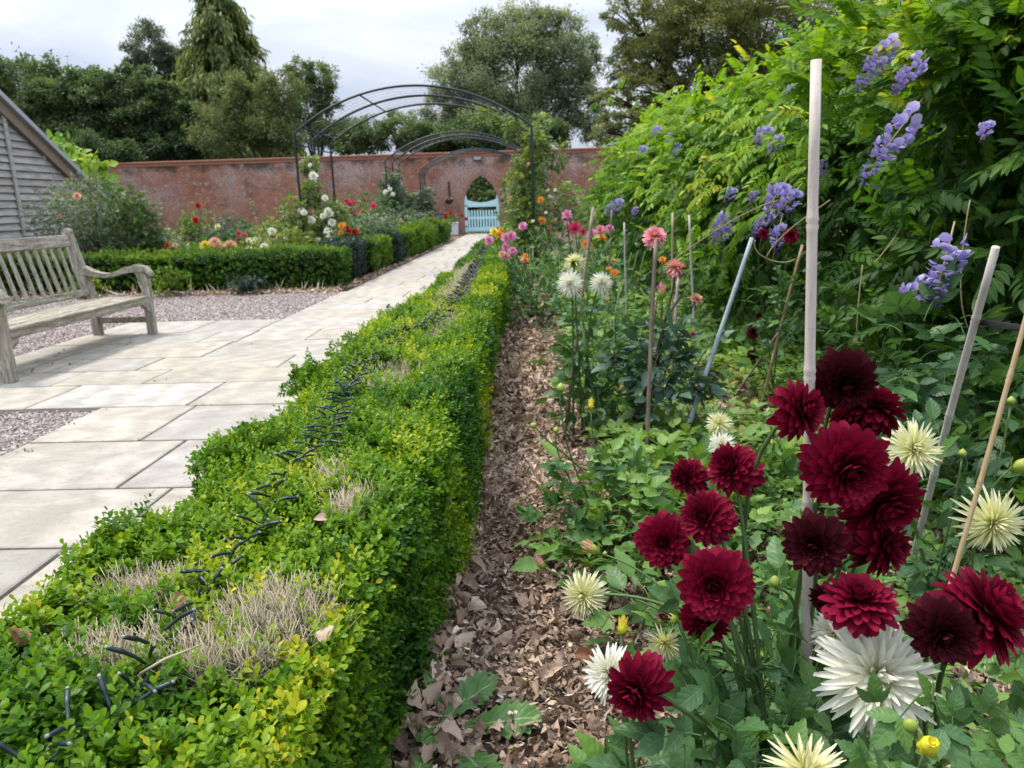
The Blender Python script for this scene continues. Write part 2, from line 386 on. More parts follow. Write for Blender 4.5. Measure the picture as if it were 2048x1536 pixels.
# ------------------------------------------------------------------ paving
m = N('sandstone'); t = m.attr('tint'); lv = m.attr('lv')
r = m.ramp([(0, (.36, .345, .32)), (.25, (.44, .415, .37)), (.5, (.48, .435, .37)), (.7, (.43, .39, .32)), (.85, (.47, .445, .40)), (1, (.50, .495, .475))]); m.l(t, r, 2, 0)
cmb = m.n('ShaderNodeVectorMath', operation='ADD'); tcx = m.n('ShaderNodeTexCoord'); m.l(tcx, cmb, 3, 0); m.l(lv, cmb, 1, 1)
mp1 = m.n('ShaderNodeMapping'); mp1.inputs['Scale'].default_value = (.9, 2.6, 1); m.l(cmb, mp1)
nA = m.noise(2.2, 7, .62, mp1.outputs[0], .7); nB = m.noise(26, 8, .75, cmb.outputs[0]); nC = m.noise(1.1, 3, .5, cmb.outputs[0])
bands = m.n('ShaderNodeTexWave'); bands.inputs['Scale'].default_value = 1.5; bands.inputs['Distortion'].default_value = 9; bands.inputs['Detail'].default_value = 5; m.l(mp1, bands)
c = m.mix(m.math('MULTIPLY', m.math('SUBTRACT', nA.outputs[0], .38, True), 2.0), r.outputs[0], (.245, .215, .175))
c = m.mix(m.math('MULTIPLY', bands.outputs[1], .34), c, (.19, .17, .145))
c = m.mix(m.math('MULTIPLY', m.math('SUBTRACT', nB.outputs[0], .50, True), 2.3), c, (.17, .16, .145))
c = m.mix(m.math('MULTIPLY', m.math('SUBTRACT', nC.outputs[0], .52, True), 1.8), c, (.20, .20, .155))
rg_ = m.math('ABSOLUTE', m.math('SUBTRACT', m.math('FRACT', m.math('MULTIPLY', nA.outputs[0], 8.0)), .5)); rl = m.math('SUBTRACT', 1.0, m.math('MULTIPLY', rg_, 14.0), True)
c = m.mix(m.math('MULTIPLY', rl, m.math('MULTIPLY', nC.outputs[0], .55)), c, (.15, .14, .12))
hgt = m.math('ADD', m.math('MULTIPLY', nA.outputs[0], 1.0), m.math('ADD', m.math('MULTIPLY', nB.outputs[0], .35), m.math('MULTIPLY', bands.outputs[1], .25)))
M['slab'] = m.done(m.principled(c, .72, .3, hgt, .8, .03))
M['joint'] = plain('joint_sand', (.15, .14, .11), .95, .1, .4, 60, .5)
rg = np.random.default_rng(21)
a = Acc()
def slab(x0, x1, y0, y1, tint, z=.012):
    g = .007; gy = .0095; j = rg.uniform(-.004, .004, 4); b = .007
    P = np.array([[x0+g+j[0], y0+gy+j[1]], [x1-g+j[2], y0+gy+j[3]], [x1-g+j[0], y1-gy+j[2]], [x0+g+j[3], y1-gy+j[1]]])
    z += rg.uniform(-.0015, .0015); I = P+np.array([[b, b], [-b, b], [-b, -b], [b, -b]])
    V = np.concatenate([np.c_[P, np.full(4, -.05)], np.c_[P, np.full(4, z-.004)], np.c_[I, np.full(4, z)]])
    F = [[8, 9, 10, 11]]+[[4+i, 4+(i+1) % 4, 8+(i+1) % 4, 8+i] for i in range(4)]+[[i, (i+1) % 4, 4+(i+1) % 4, 4+i] for i in range(4)]
    off = np.tile(rg.uniform(-30, 30, 3), (12, 1))
    a.add(T(V, F, off, np.full(12, tint)))
XL, XR = -2.55, -.86
rows = [(-.6, .25), (.25, .95), (.95, 1.55), (1.55, 2.27), (2.27, 2.82), (2.82, 3.47), (3.47, 4.13), (4.13, 4.72), (4.72, 5.16), (5.16, 5.62), (5.62, 6.3), (6.3, 6.86), (6.86, 7.6)]
cuts = {4: [-1.5], 5: [-1.74], 6: [-1.98], 7: [], 8: [-1.45], 9: [-1.86], 10: [-1.62], 11: [-2.0], 12: [-1.4]}
y = 7.6; k = 13
while y < 30.1:
    h = rg.choice([.46, .6, .6, .74]); rows.append((y, y+h)); y += h; cuts[k] = [[], [XL+rg.uniform(.45, 1.2)], [XL+rg.uniform(.5, 1.1)]][rg.integers(0, 3)]; k += 1
for i, (y0, y1) in enumerate(rows):
    if i == 7: xs = [-4.25, -3.02, -2.05, -1.34, XR]; ts = [.45, .88, .42, .5]
    elif 7 < i < 13:
        xs = [-4.25]+{8: [-3.25, -2.62], 9: [-3.55, -2.9], 10: [-3.5, -2.62], 11: [-3.72, -2.95, -2.6], 12: [-3.3, -2.62]}[i]+cuts[i]+[XR]; ts = None
    else: xs = [XL]+cuts.get(i, [-1.6])+[XR]; ts = None
    if ts is None: ts = [float(np.clip(rg.choice([.08, .25, .45, .55, .7, .85]), 0, 1)) for _ in xs]
    if i == 5: ts = [.35, .1]
    if i == 4: ts = [.4, .45]
    if i == 6: ts = [.5, .12]
    for q in range(len(xs)-1): slab(xs[q], xs[q+1], y0, y1, ts[q])
tag(a.build('path', M['slab'], smooth=False), kind='structure')
sheet('path_bed', -2.58, -.34, -1.0, 30.6, -.006, M['joint']); sheet('patio_bed', -4.27, -2.58, 4.12, 7.62, -.006, M['joint'])

# ------------------------------------------------------------------ brick wall with pointed opening
m = N('old_brick'); tcx = m.n('ShaderNodeTexCoord'); sp_ = m.n('ShaderNodeSeparateXYZ'); m.l(tcx, sp_, 3, 0); cm = m.n('ShaderNodeCombineXYZ')
m.l(m.math('ADD', sp_.outputs[0], sp_.outputs[1]), cm, 0, 0) if False else None
m.t.links.new(m.math('ADD', sp_.outputs[0], sp_.outputs[1]), cm.inputs[0]); m.t.links.new(sp_.outputs[2], cm.inputs[1])
br = m.n('ShaderNodeTexBrick'); br.offset = .5; m.l(cm, br)
br.inputs['Scale'].default_value = 1.0; br.inputs['Brick Width'].default_value = .228; br.inputs['Row Height'].default_value = .073
br.inputs['Mortar Size'].default_value = .0075; br.inputs['Mortar Smooth'].default_value = .25; br.inputs['Bias'].default_value = -.1
br.inputs['Color1'].default_value = (.34, .115, .06, 1); br.inputs['Color2'].default_value = (.19, .072, .05, 1); br.inputs['Mortar'].default_value = (.40, .34, .29, 1)
nb = m.noise(.45, 6, .65, cm.outputs[0]); nc = m.noise(1.6, 7, .7, cm.outputs[0]); nd = m.noise(16, 4, .7, cm.outputs[0]); ne = m.noise(5.5, 3, .6, cm.outputs[0])
c = m.mix(m.math('MULTIPLY', m.math('SUBTRACT', nd.outputs[0], .35, True), 1.5), br.outputs[0], (.46, .19, .10))
c = m.mix(m.math('MULTIPLY', m.math('SUBTRACT', nc.outputs[0], .49, True), 5.0, True), c, (.15, .085, .068))
hi = m.math('MULTIPLY', m.math('SUBTRACT', sp_.outputs[2], .9), .6, True)           # limewash bloom and lichen high on the wall
wx = m.math('MULTIPLY', m.math('SUBTRACT', nb.outputs[0], .46, True), 7.0, True)
c = m.mix(m.math('MULTIPLY', m.math('MULTIPLY', hi, wx), m.math('MULTIPLY', m.math('SUBTRACT', nd.outputs[0], .40, True), 5.0, True)), c, (.60, .55, .52))
c = m.mix(m.math('MULTIPLY', m.math('SUBTRACT', ne.outputs[0], .55, True), 6.0, True), c, (.42, .37, .345))
tp = m.math('MULTIPLY', m.math('SUBTRACT', sp_.outputs[2], 2.55), 3.5, True)
c = m.mix(m.math('MULTIPLY', tp, m.math('MULTIPLY', m.math('SUBTRACT', nc.outputs[0], .42, True), 6.0, True)), c, (.06, .05, .03))
gr = m.math('MULTIPLY', m.math('SUBTRACT', nb.outputs[0], .33), 2.0, True)
c = m.mix(m.math('MULTIPLY', gr, .45), c, (.25, .165, .15))
hb = m.math('ADD', m.math('MULTIPLY', m.math('SUBTRACT', 1.0, br.outputs[1]), 1.0), m.math('MULTIPLY', nd.outputs[0], .5))
M['brick'] = m.done(m.principled(c, .9, .15, hb, .8, .02))
m = N('coping_brick'); v = m.obj(); br = m.n('ShaderNodeTexBrick'); br.offset = 0; m.t.links.new(v, br.inputs[0])
br.inputs['Scale'].default_value = 1; br.inputs['Brick Width'].default_value = .115; br.inputs['Row Height'].default_value = 9.0; br.inputs['Mortar Size'].default_value = .008
br.inputs['Color1'].default_value = (.34, .13, .08, 1); br.inputs['Color2'].default_value = (.27, .12, .085, 1); br.inputs['Mortar'].default_value = (.2, .17, .14, 1)
n_ = m.noise(2.5, 6, .7, v); c = m.mix(m.math('MULTIPLY', m.math('SUBTRACT', n_.outputs[0], .5, True), 3.0), br.outputs[0], (.16, .15, .11))
M['coping'] = m.done(m.principled(c, .9, .15, n_.outputs[0], .6, .02))
WY, WT, GX = 30.3, .34, -1.97            # wall face, thickness, gate axis
wall_e = empty('garden_wall', (GX, WY, 0), 'old red brick garden wall with a pointed gateway and brick coping', 'wall')
hw, zs, za = .70, 1.12, 2.26              # half width, springing, apex of the opening
def arch_z(x, hw=hw, zs=zs, za=za):       # pointed arch from two arcs
    hh = za-zs; Rr = (hw*hw+hh*hh)/(2*hw); t = np.abs(x); return zs+np.sqrt(np.maximum(Rr*Rr-(t+Rr-hw)**2, 0))
a = Acc()
X0, X1, HT = -26.0, 14.0, 3.08
def slice_(xa, za0, xb, zb0, top):
    V = [[xa, WY, za0], [xb, WY, zb0], [xb, WY, top], [xa, WY, top], [xa, WY+WT, za0], [xb, WY+WT, zb0], [xb, WY+WT, top], [xa, WY+WT, top]]
    a.add(T(V, [[0, 1, 2, 3], [5, 4, 7, 6], [1, 0, 4, 5]]))
slice_(X0, 0, GX-hw, 0, HT); slice_(GX+hw, 0, X1, 0, HT)
xs = np.linspace(-hw, hw, 29)
for xa, xb in zip(xs[:-1], xs[1:]): slice_(GX+xa, arch_z(xa), GX+xb, arch_z(xb), HT)
for s in (-1, 1):
    V = [[GX+s*hw, WY, 0], [GX+s*hw, WY+WT, 0], [GX+s*hw, WY+WT, zs], [GX+s*hw, WY, zs]]; a.add(T(V, [[0, 1, 2, 3]]))
a.build('brickwork', M['brick'], wall_e, smooth=False)
a = Acc(); a.add(box(((X0+X1)/2, WY+WT/2, HT+.045), (X1-X0, WT+.10, .09), None, .02)); a.add(box(((X0+X1)/2, WY+WT/2, HT-.05), (X1-X0, WT+.05, .094)))
a.build('coping', M['coping'], wall_e, smooth=False)
M['archstone'] = plain('arch_brick', (.33, .19, .15), .9, .1, .35, 9, .6, (1, 1, 1), 0, .02)
a = Acc(); P = []
for x in np.linspace(-hw, hw, 25): P.append((x, float(arch_z(x))))
P = [(-hw, z) for z in np.linspace(0, zs, 12)[:-1]]+P+[(hw, z) for z in np.linspace(zs, 0, 12)[1:]]
P = np.array(P); cen = np.array([0, 1.1])
O = P.copy(); tg = np.gradient(P, axis=0); nrm = np.stack([-tg[:, 1], tg[:, 0]], 1); nrm /= np.linalg.norm(nrm, axis=1, keepdims=True); O = P+nrm*.13
for i in range(len(P)-1):
    q = [P[i]*.98+P[i+1]*.02, P[i]*.04+P[i+1]*.96, O[i]*.04+O[i+1]*.96, O[i]*.98+O[i+1]*.02]
    yf = WY-.018-.004*(i % 2)
    V = [[GX+x, yf, z] for x, z in q]+[[GX+x, WY+.12, z] for x, z in q]
    a.add(T(V, [[0, 1, 2, 3], [1, 0, 4, 5], [2, 1, 5, 6], [3, 2, 6, 7], [0, 3, 7, 4]], None, np.full(8, rg.random())))
a.build('arch_surround', M['archstone'], wall_e, smooth=False)

# ------------------------------------------------------------------ gate
M['blue'] = plain('pale_blue_paint', (.52, .80, .87), .5, .4, .06, 8, .08)
g = empty('garden_gate', (GX, WY+.03, 0), 'pale blue wooden picket gate with a dipped top rail in the brick archway', 'gate')
gx0, gx1, gy = GX-.64, GX+.64, WY+.06
for s, x in ((-1, gx0), (1, gx1)):
    a = Acc(); a.add(box((x, gy, .74), (.115, .09, 1.36), None, .008)); a.add(box((x, gy, 1.46), (.095, .075, .08), None, .03)); a.build('gate_post', M['blue'], g, False)
a = Acc(); n_ = 16
for i in range(n_):                     # top rail dips in the middle
    xa, xb = [gx0+.058+(gx1-gx0-.116)*(i+k)/n_ for k in (0, 1)]; ua, ub = [(x-GX)/.6 for x in (xa, xb)]
    za_, zb_ = 1.22+.13*ua*ua, 1.22+.13*ub*ub
    V = [[xa, gy-.03, 1.05], [xb, gy-.03, 1.05], [xb, gy-.03, zb_], [xa, gy-.03, za_]]; V += [[x, gy+.03, z] for x, _, z in V]
    a.add(T(V, [[0, 1, 2, 3], [5, 4, 7, 6], [3, 2, 6, 7], [1, 0, 4, 5]]))
a.build('top_rail', M['blue'], g, False)
a = Acc(); a.add(box((GX, gy+.02, .62), (gx1-gx0-.12, .04, .09), None, .006)); a.build('middle_rail', M['blue'], g, False)
a = Acc(); a.add(box((GX, gy+.02, .18), (gx1-gx0-.12, .04, .13), None, .006)); a.build('bottom_rail', M['blue'], g, False)
pick = None
for i in range(10):
    x = gx0+.12+(gx1-gx0-.24)*i/9
    if pick is None:
        a = Acc(); P = [(-.034, .07), (.034, .07), (.034, .88), (.022, .92), (0, .935), (-.022, .92), (-.034, .88)]
        a.add(prism(P, -.011, .011)); pick = a.mesh('picket', M['blue'], False)
    link('picket', pick, g, (x, gy-.012, 0))
a = Acc(); a.add(box((gx1-.06, gy-.052, .80), (.16, .012, .05), None, .004)); a.add(box((gx1-.06, gy-.052, .80), (.03, .03, .03))); a.build('latch', M['iron'], g, False)
for z in (.3, 1.1):
    a = Acc(); a.add(box((gx0-.03, gy-.05, z), (.2, .008, .035), None, .003)); a.build('hinge', M['iron'], g, False)

# plaque, lamp, hanging baskets, planter
a = Acc(); p = AT(880, 433, WY-.02); x, z = p[0], p[2]
pl = empty('wall_plaque', (x, WY-.02, z), 'small dark oval-cornered plaque fixed low on the brick wall beside the gate', 'plaque')
P = []
for k in range(24):
    an = k/24*2*PI; P.append((x+.24*np.sign(math.cos(an))*abs(math.cos(an))**.5, z+.105*np.sign(math.sin(an))*abs(math.sin(an))**.5))
M['slate'] = plain('slate', (.05, .06, .085), .5, .4, .2, 20, .1); M['paleline'] = plain('pale_paint', (.42, .44, .5), .6, .2, .1)
Acc().add(prism(P, WY-.03, WY-.001)).build('plate', M['slate'], pl, False)
a = Acc()
for dz, L in ((.035, .28), (-.005, .34), (-.045, .22)): a.add(box((x, WY-.033, z+dz), (L, .004, .014)))
a.build('faded_lettering', M['paleline'], pl, False)
p = AT(955, 317, WY-.1); e_ = empty('flood_lamp', (p[0], WY-.05, p[2]), 'grey rectangular flood lamp on the brick wall above the gateway', 'lamp')
M['lampgrey'] = plain('lamp_grey', (.34, .37, .38), .35, .5, .1); M['black'] = plain('black_plastic', (.012, .013, .015), .4, .5, .2)
Acc().add(box((p[0], WY-.12, p[2]), (.34, .1, .15), None, .02)).build('housing', M['black'], e_, False)
Acc().add(box((p[0], WY-.175, p[2]), (.28, .012, .10), None, .004)).build('glass_front', M['lampgrey'], e_, False)
Acc().add(box((p[0], WY-.04, p[2]+.03), (.06, .08, .05))).build('bracket', M['black'], e_, False)
# ------------------------------------------------------------------ teak bench
m = N('weathered_teak'); tcx = m.n('ShaderNodeTexCoord'); lv = m.attr('lv'); ad = m.n('ShaderNodeVectorMath', operation='ADD'); m.l(tcx, ad, 3, 0); m.l(lv, ad, 1, 1)
mp_ = m.n('ShaderNodeMapping'); mp_.inputs['Scale'].default_value = (1, 1, 1); m.l(ad, mp_)
gx = m.n('ShaderNodeMapping'); gx.inputs['Scale'].default_value = (1, .10, 1); m.l(ad, gx)
gz = m.n('ShaderNodeMapping'); gz.inputs['Scale'].default_value = (1, 1, .10); m.l(ad, gz)
ga = m.noise(46, 5, .65, gx.outputs[0], .3); gb = m.noise(46, 5, .65, gz.outputs[0], .3); t = m.attr('tint')
gm = m.n('ShaderNodeMix', data_type='FLOAT'); m.l(t, gm, 2, 0); m.l(ga, gm, 0, 2); m.l(gb, gm, 0, 3); gmo = gm.outputs[0]
bl = m.noise(4.5, 6, .65, ad.outputs[0]); fn = m.noise(28, 4, .7, ad.outputs[0])
r = m.ramp([(.28, (.085, .072, .056)), (.5, (.275, .25, .20)), (.72, (.54, .51, .445))]); m.t.links.new(gmo, r.inputs[0])
c = m.mix(m.math('MULTIPLY', m.math('SUBTRACT', bl.outputs[0], .46, True), 2.6), r.outputs[0], (.20, .195, .135))
c = m.mix(m.math('MULTIPLY', m.math('SUBTRACT', fn.outputs[0], .56, True), 3.5), c, (.58, .57, .53))
M['teak'] = m.done(m.principled(c, .85, .15, gmo, .7, .006))
BX0, BX1, BY0, BY1 = -4.12, -3.6, 4.86, 6.82      # back legs, front legs, both ends
bench = empty('park_bench', ((BX0+BX1)/2, (BY0+BY1)/2, .012), 'weathered grey teak garden bench with slatted back standing on the paving', 'bench')
def plank(name, c, size, R=None, up=0.0, parent=None, bev=.006):
    t_ = box(c, size, R, bev, up); t_.L[:] = rng.uniform(-9, 9, 3); return Acc().add(t_).build(name, M['teak'], parent or bench, False)
lean = .20
def backx(z): return BX0-(max(z, .36)-.36)*lean*1.15
for y in (BY0, BY1):
    ye = y-.0
    t_ = box((BX1, ye, .24), (.07, .07, .46), None, .006, 1.0)
    a = Acc().add(t_)                                       # front leg, with the swept bracket under the arm
    P = [(-.035, .0), (.035, .0), (.04, .05), (.02, .10), (-.012, .15), (-.02, .19), (-.085, .19), (-.075, .12), (-.05, .05)]
    pr = prism([(BX1+u, .47+v) for u, v in P], ye-.033, ye+.033); pr.t[:] = 1.0; a.add(pr); t_.L[:] = rng.uniform(-9, 9, 3)
    a.build('front_leg', M['teak'], bench, False)
    a = Acc(); P = []                                       # back leg: straight below the seat, raked above
    for z in (.012, .36, .97): P.append((backx(z)-.035, z))
    for z in (.97, .36, .012): P.append((backx(z)+.035, z))
    pr = prism(P, ye-.033, ye+.033); pr.t[:] = 1.0; pr.L[:] = rng.uniform(-9, 9, 3); a.add(pr)
    cap = prism([(backx(.97)+.04*math.cos(an), .97+.035*math.sin(an)) for an in np.linspace(0, PI, 9)], ye-.033, ye+.033); cap.t[:] = 1.0; a.add(cap)
    a.build('back_leg', M['teak'], bench, False)
    # arm: scooped, rolled at the front
    up = []; dn = []
    for s in np.linspace(0, 1, 15):
        x = backx(.62)+.02+(BX1+.035-backx(.62))*s*1.02
        zt = .66-.075*math.sin(min(s/.62, 1)*PI*.9)+(.0 if s < .62 else .012*math.sin((s-.62)/.38*PI))-.05*max(0, (s-.9)/.1)**2
        zb = .585-.03*math.sin(min(s/.6, 1)*PI)+.035*max(0, s-.55)
        up.append((x, zt+.004)); dn.append((x, min(zb, zt-.035)+.0))
    pr = prism(up+dn[::-1], ye-.045, ye+.045); pr.L[:] = rng.uniform(-9, 9, 3); pr.V[:, 1] += 0
    Acc().add(pr).build('armrest', M['teak'], bench, False)
    plank('leg_stretcher', ((BX0+BX1)/2, ye, .15), (BX1-BX0-.07, .03, .055))
    plank('seat_bearer', ((BX0+BX1)/2, ye, .33), (BX1-BX0-.07, .035, .075))
    s = 1 if y == BY0 else -1
    pr = prism([(ye+s*.035, .30), (ye+s*.125, .30), (ye+s*.12, .275), (ye+s*.075, .262), (ye+s*.05, .235), (ye+s*.035, .222)][::s], BX1-.012, BX1+.022, 'x')
    Acc().add(pr).build('corner_bracket', M['teak'], bench, False)
ym, Ly = (BY0+BY1)/2, BY1-BY0
plank('front_rail', (BX1+.012, ym, .335), (.034, Ly-.072, .068))
for i in range(5):
    x = BX1-.005-i*.103; plank('seat_slat', (x, ym, .374-.004*i-(.006 if i == 0 else 0)), (.088, Ly-(.075 if i in (0,) else -.02 if i < 4 else .075), .022))
Rb = roty(-math.atan(lean*1.15))
plank('back_bottom_rail', (backx(.42), ym, .425), (.035, Ly-.072, .06), Rb)
plank('top_rail', (backx(.90), ym, .895), (.036, Ly-.072, .105), Rb)
for i in range(17):
    y = BY0+.10+(Ly-.20)*i/16; plank('back_slat', (backx(.65), y, .648), (.016, .042, .40), Rb, 1.0)

# ------------------------------------------------------------------ timber building
m = N('weatherboard'); v = m.obj((1, .12, 1)); v2 = m.obj(); n_ = m.noise(30, 5, .65, v, .4); n2 = m.noise(2.2, 5, .6, v2); t = m.attr('tint')
r = m.ramp([(.25, (.17, .158, .145)), (.5, (.40, .38, .36)), (.75, (.60, .58, .56))]); m.l(n_, r)
c = m.mix(m.math('MULTIPLY', t.outputs[2], .5), r.outputs[0], (.22, .19, .165)); c = m.mix(m.math('MULTIPLY', m.math('SUBTRACT', n2.outputs[0], .5, True), 1.5), c, (.40, .395, .40))
M['board'] = m.done(m.principled(c, .85, .2, n_.outputs[0], .6, .006))
M['barge'] = plain('barge_timber', (.23, .18, .145), .85, .15, .3, 26, .5, (1, .15, 1)); M['lead'] = plain('grey_roof_metal', (.42, .46, .50), .42, .5, .12, 5, .1, (1, 1, 1), .3)
BXW = -9.0; F0 = AT(0, 165, 12.55); E0 = AT(203, 386, 15.5)
ysl = (3.42-1.60)/(12.55-15.5)
def rakez(y): return 1.60+(y-15.5)*ysl
barn = empty('timber_building', (BXW-1.5, 12, 0), 'grey weatherboarded outbuilding with a steep sloping roof edge beside the rose shrub', 'building')
a = Acc(); z0 = .80; yR = 15.25
k = 0
while z0+k*.127 < 5.2:
    zb = z0+k*.127; ymax = min(yR, 15.5+(zb+.06-1.60)/ysl-.05)
    if ymax > 8:
        V = [[BXW+.050, 7.5, zb-.012], [BXW+.050, ymax, zb-.012], [BXW+.006, ymax, zb+.135], [BXW+.006, 7.5, zb+.135], [BXW, 7.5, zb-.012], [BXW, ymax, zb-.012]]
        a.add(T(V, [[0, 1, 2, 3], [1, 0, 4, 5]], None, np.full(6, rg.random())))
    k += 1
a.build('weatherboards', M['board'], barn, False)
a = Acc(); a.add(box((BXW-2.5, 11.4, .9), (4.98, 7.7, 1.8))); 
V = [[BXW-.005, 7.5, 1.6], [BXW-.005, yR, 1.6], [BXW-.005, 7.5, rakez(7.5)], [BXW-5, 7.5, 1.6], [BXW-5, yR, 1.6], [BXW-5, 7.5, rakez(7.5)]]
a.add(T(V, [[0, 1, 2, 2], [3, 5, 4, 4], [0, 2, 5, 3]])); a.build('wall', M['board'], barn, False)
Acc().add(box((BXW-2.45, 11.35, .39), (5.0, 7.9, .78))).build('brick_plinth', M['brick'], barn, False)
yb = 12.9
tb = [AT(3, 262, 12.7), AT(36, 468, 13.2)]
Acc().add(box((BXW+.066, 13.08, 1.85), (.035, .075, 2.1), None, .004)).build('vertical_batten', M['board'], barn, False)
def rake_strip(x0, x1, d0, d1, mat, name):
    V = []
    for x in (x0, x1):
        for (y, d) in ((7.2, d0), (15.62, d0), (15.62, d1), (7.2, d1)): V.append([x, y, rakez(y)+d])
    return Acc().add(T(V, [[0, 3, 2, 1], [4, 5, 6, 7], [0, 1, 5, 4], [1, 2, 6, 5], [2, 3, 7, 6], [3, 0, 4, 7]])).build(name, mat, barn, False)
rake_strip(BXW+.052, BXW+.12, -.30, -.07, M['barge'], 'barge_board')
rake_strip(BXW-5.1, BXW+.19, -.068, .03, M['lead'], 'roof')
Acc().add(box((BXW-2.5, 15.60, 1.47), (5.2, .1, .16), None, .02)).build('gutter', M['lead'], barn, False)
Acc().add(tube([[BXW+.06, 15.45, 1.42], [BXW+.05, 15.42, .8], [BXW+.05, 15.42, .0]], .035, 8)).build('downpipe', M['lead'], barn, False)

# ------------------------------------------------------------------ rose arches
def rose_arch(y0, gap, label):
    xc, hwid, zsp, zap = -1.96, 2.0, 2.36, 3.06
    e_ = empty('rose_arch', (xc, y0, 0), label, 'garden arch', 'black metal rose arches over the path')
    Rr = (hwid**2+(zap-zsp)**2)/(2*(zap-zsp)); th = math.asin(hwid/Rr)
    def prof(n=28):
        P = [[xc-hwid, z] for z in (0, .6, 1.2, 1.8)]+[[xc+Rr*math.sin(q), zap-Rr+Rr*math.cos(q)] for q in np.linspace(-th, th, n)]+[[xc+hwid, z] for z in (1.8, 1.2, .6, 0)]
        return np.array(P)
    pr = prof()
    hp = Acc().add(tube(np.c_[pr[:, 0], np.zeros(len(pr)), pr[:, 1]], .021, 8)).mesh('hoop', M['iron'])
    for k in range(3): link('hoop', hp, e_, (0, y0+k*gap, 0))
    full = prof(60); 
    bar = None
    for (x, z) in [(xc-hwid, 1.3), (xc-hwid, 2.2), (xc+hwid, 1.3), (xc+hwid, 2.2)]+[(xc+Rr*math.sin(q*th), zap-Rr+Rr*math.cos(q*th)) for q in (-.92, -.4, .28, .85)]:
        if bar is None: bar = Acc().add(tube([[0, -.02, 0], [0, gap, 0], [0, 2*gap+.02, 0]], .013, 6)).mesh('crossbar', M['iron'])
        link('crossbar', bar, e_, (x, y0, z))
    a = Acc()
    for k in range(1, 9):
        P = np.c_[full[:, 0]*(1)+0, np.full(len(full), y0+2*gap*k/9), full[:, 1]-.004]; a.add(tube(P, .0022, 4, 0, False))
    a.build('training_wires', M['wire'], e_)
    return e_
rose_arch(13.0, 1.15, 'nearest black metal rose arch, its bare hoops standing highest against the sky')
rose_arch(21.0, 1.05, 'middle black metal rose arch, framed inside the tallest arch')
rose_arch(27.4, .62, 'smallest black metal rose arch, standing just before the gateway in the brick wall')

# ------------------------------------------------------------------ canes
m = N('bamboo'); lv = m.attr('lv'); t = m.attr('tint'); sp_ = m.n('ShaderNodeSeparateXYZ'); m.l(lv, sp_, 1, 0)
r = m.ramp([(0, (.56, .49, .43)), (.25, (.42, .39, .36)), (.5, (.38, .27, .13)), (.75, (.17, .13, .095)), (1, (.27, .34, .37))]); m.l(t, r, 2, 0)
cmb = m.n('ShaderNodeCombineXYZ'); m.l(sp_, cmb, 0, 0); m.t.links.new(m.math('MULTIPLY', sp_.outputs[1], 2.0), cmb.inputs[1])
n1_ = m.noise(9, 5, .7, cmb.outputs[0]); n2_ = m.noise(220, 3, .7, m.obj()); st = m.noise(60, 3, .6, m.obj((1, 1, .03)))
c = m.mix(m.math('MULTIPLY', m.math('SUBTRACT', n1_.outputs[0], .45, True), 1.6), r.outputs[0], (.25, .22, .21))
c = m.mix(m.math('MULTIPLY', m.math('SUBTRACT', st.outputs[0], .5, True), 1.3), c, (.62, .56, .50))
c = m.mix(m.math('MULTIPLY', m.math('SUBTRACT', n2_.outputs[0], .60, True), 4.5), c, (.10, .09, .09))
M['cane'] = m.done(m.principled(c, .6, .25, st.outputs[0], .25, .003))
def cane(label, top, bot, r, tint=0.0, nodes=(), group='garden canes supporting the dahlias', name='garden_cane'):
    top, bot = np.asarray(top), np.asarray(bot); d = top-bot; L = np.linalg.norm(d)
    e_ = empty(name, bot, label, 'garden cane', group)
    P = []; rr = []
    ss = sorted(set([0, 1]+list(np.linspace(0, 1, 12))))
    for s in ss: P.append(bot+d*s+np.array([math.sin(s*5+r*900), math.cos(s*4+r*500), 0])*.0018*min(1, L)); rr.append(r*(1-.12*s))
    P = np.array(P); rr = np.array(rr)
    for s in nodes:                        # swollen rings
        for ds, kk in ((-.014/L, 1.0), (-.006/L, 1.16), (-.0015/L, 1.0), (.003/L, 1.22), (.008/L, 1.08), (.02/L, 1.0)):
            i = np.searchsorted([q for q in ss], s+ds); ss.insert(int(i), s+ds)
            P = np.insert(P, i, bot+d*(s+ds)+np.array([math.sin((s+ds)*5+r*900), math.cos((s+ds)*4+r*500), 0])*.0018*min(1, L), 0); rr = np.insert(rr, i, r*(1-.12*s)*kk)
    Acc().add(tube(P, rr, 12, tint)).build('culm', M['cane'], e_)
    return e_
def cane_px(label, t, tY, b, bY, wpx, tint, npx=(), **kw):
    top, bot = AT(*t, tY), AT(*b, bY); d = top-bot; z0 = -.02
    full = bot+d*((z0-bot[2])/d[2]); rad = SC(wpx, (top+bot)/2)/2
    L2 = np.linalg.norm(top-full); nd = []
    for (px, py) in npx:                      # parameter along the cane nearest that pixel
        best = min(np.linspace(0, 1, 400), key=lambda s: (lambda q: (1024+FPX*((q-CAMP) @ cr)/((q-CAMP) @ cf)-px)**2+(768-FPX*((q-CAMP) @ cu)/((q-CAMP) @ cf)-py)**2)(full+(top-full)*s)); nd.append(best)
    return cane(label, top, full, rad, tint, nd, **kw)
c_main = cane_px('thick pale bamboo cane standing upright among the dark red dahlias', (1633, 120), 1.07, (1610, 1500), 1.03, 22, 0.05, [(1625, 445), (1622, 745), (1612, 1290), (1614, 1010)])
c_tie = cane_px('grey leaning cane with a black cable tie around it, beside the pale yellow cactus dahlias', (1990, 494), 1.62, (1817, 1150), 2.0, 14.5, .25, [(1893, 830), (1868, 950), (1958, 640)])
cane_px('thin golden brown cane leaning across the lowest pale yellow cactus dahlia', (2075, 560), 1.5, (1917, 1110), 1.42, 10.5, .5, [(2015, 755), (1951, 965)])
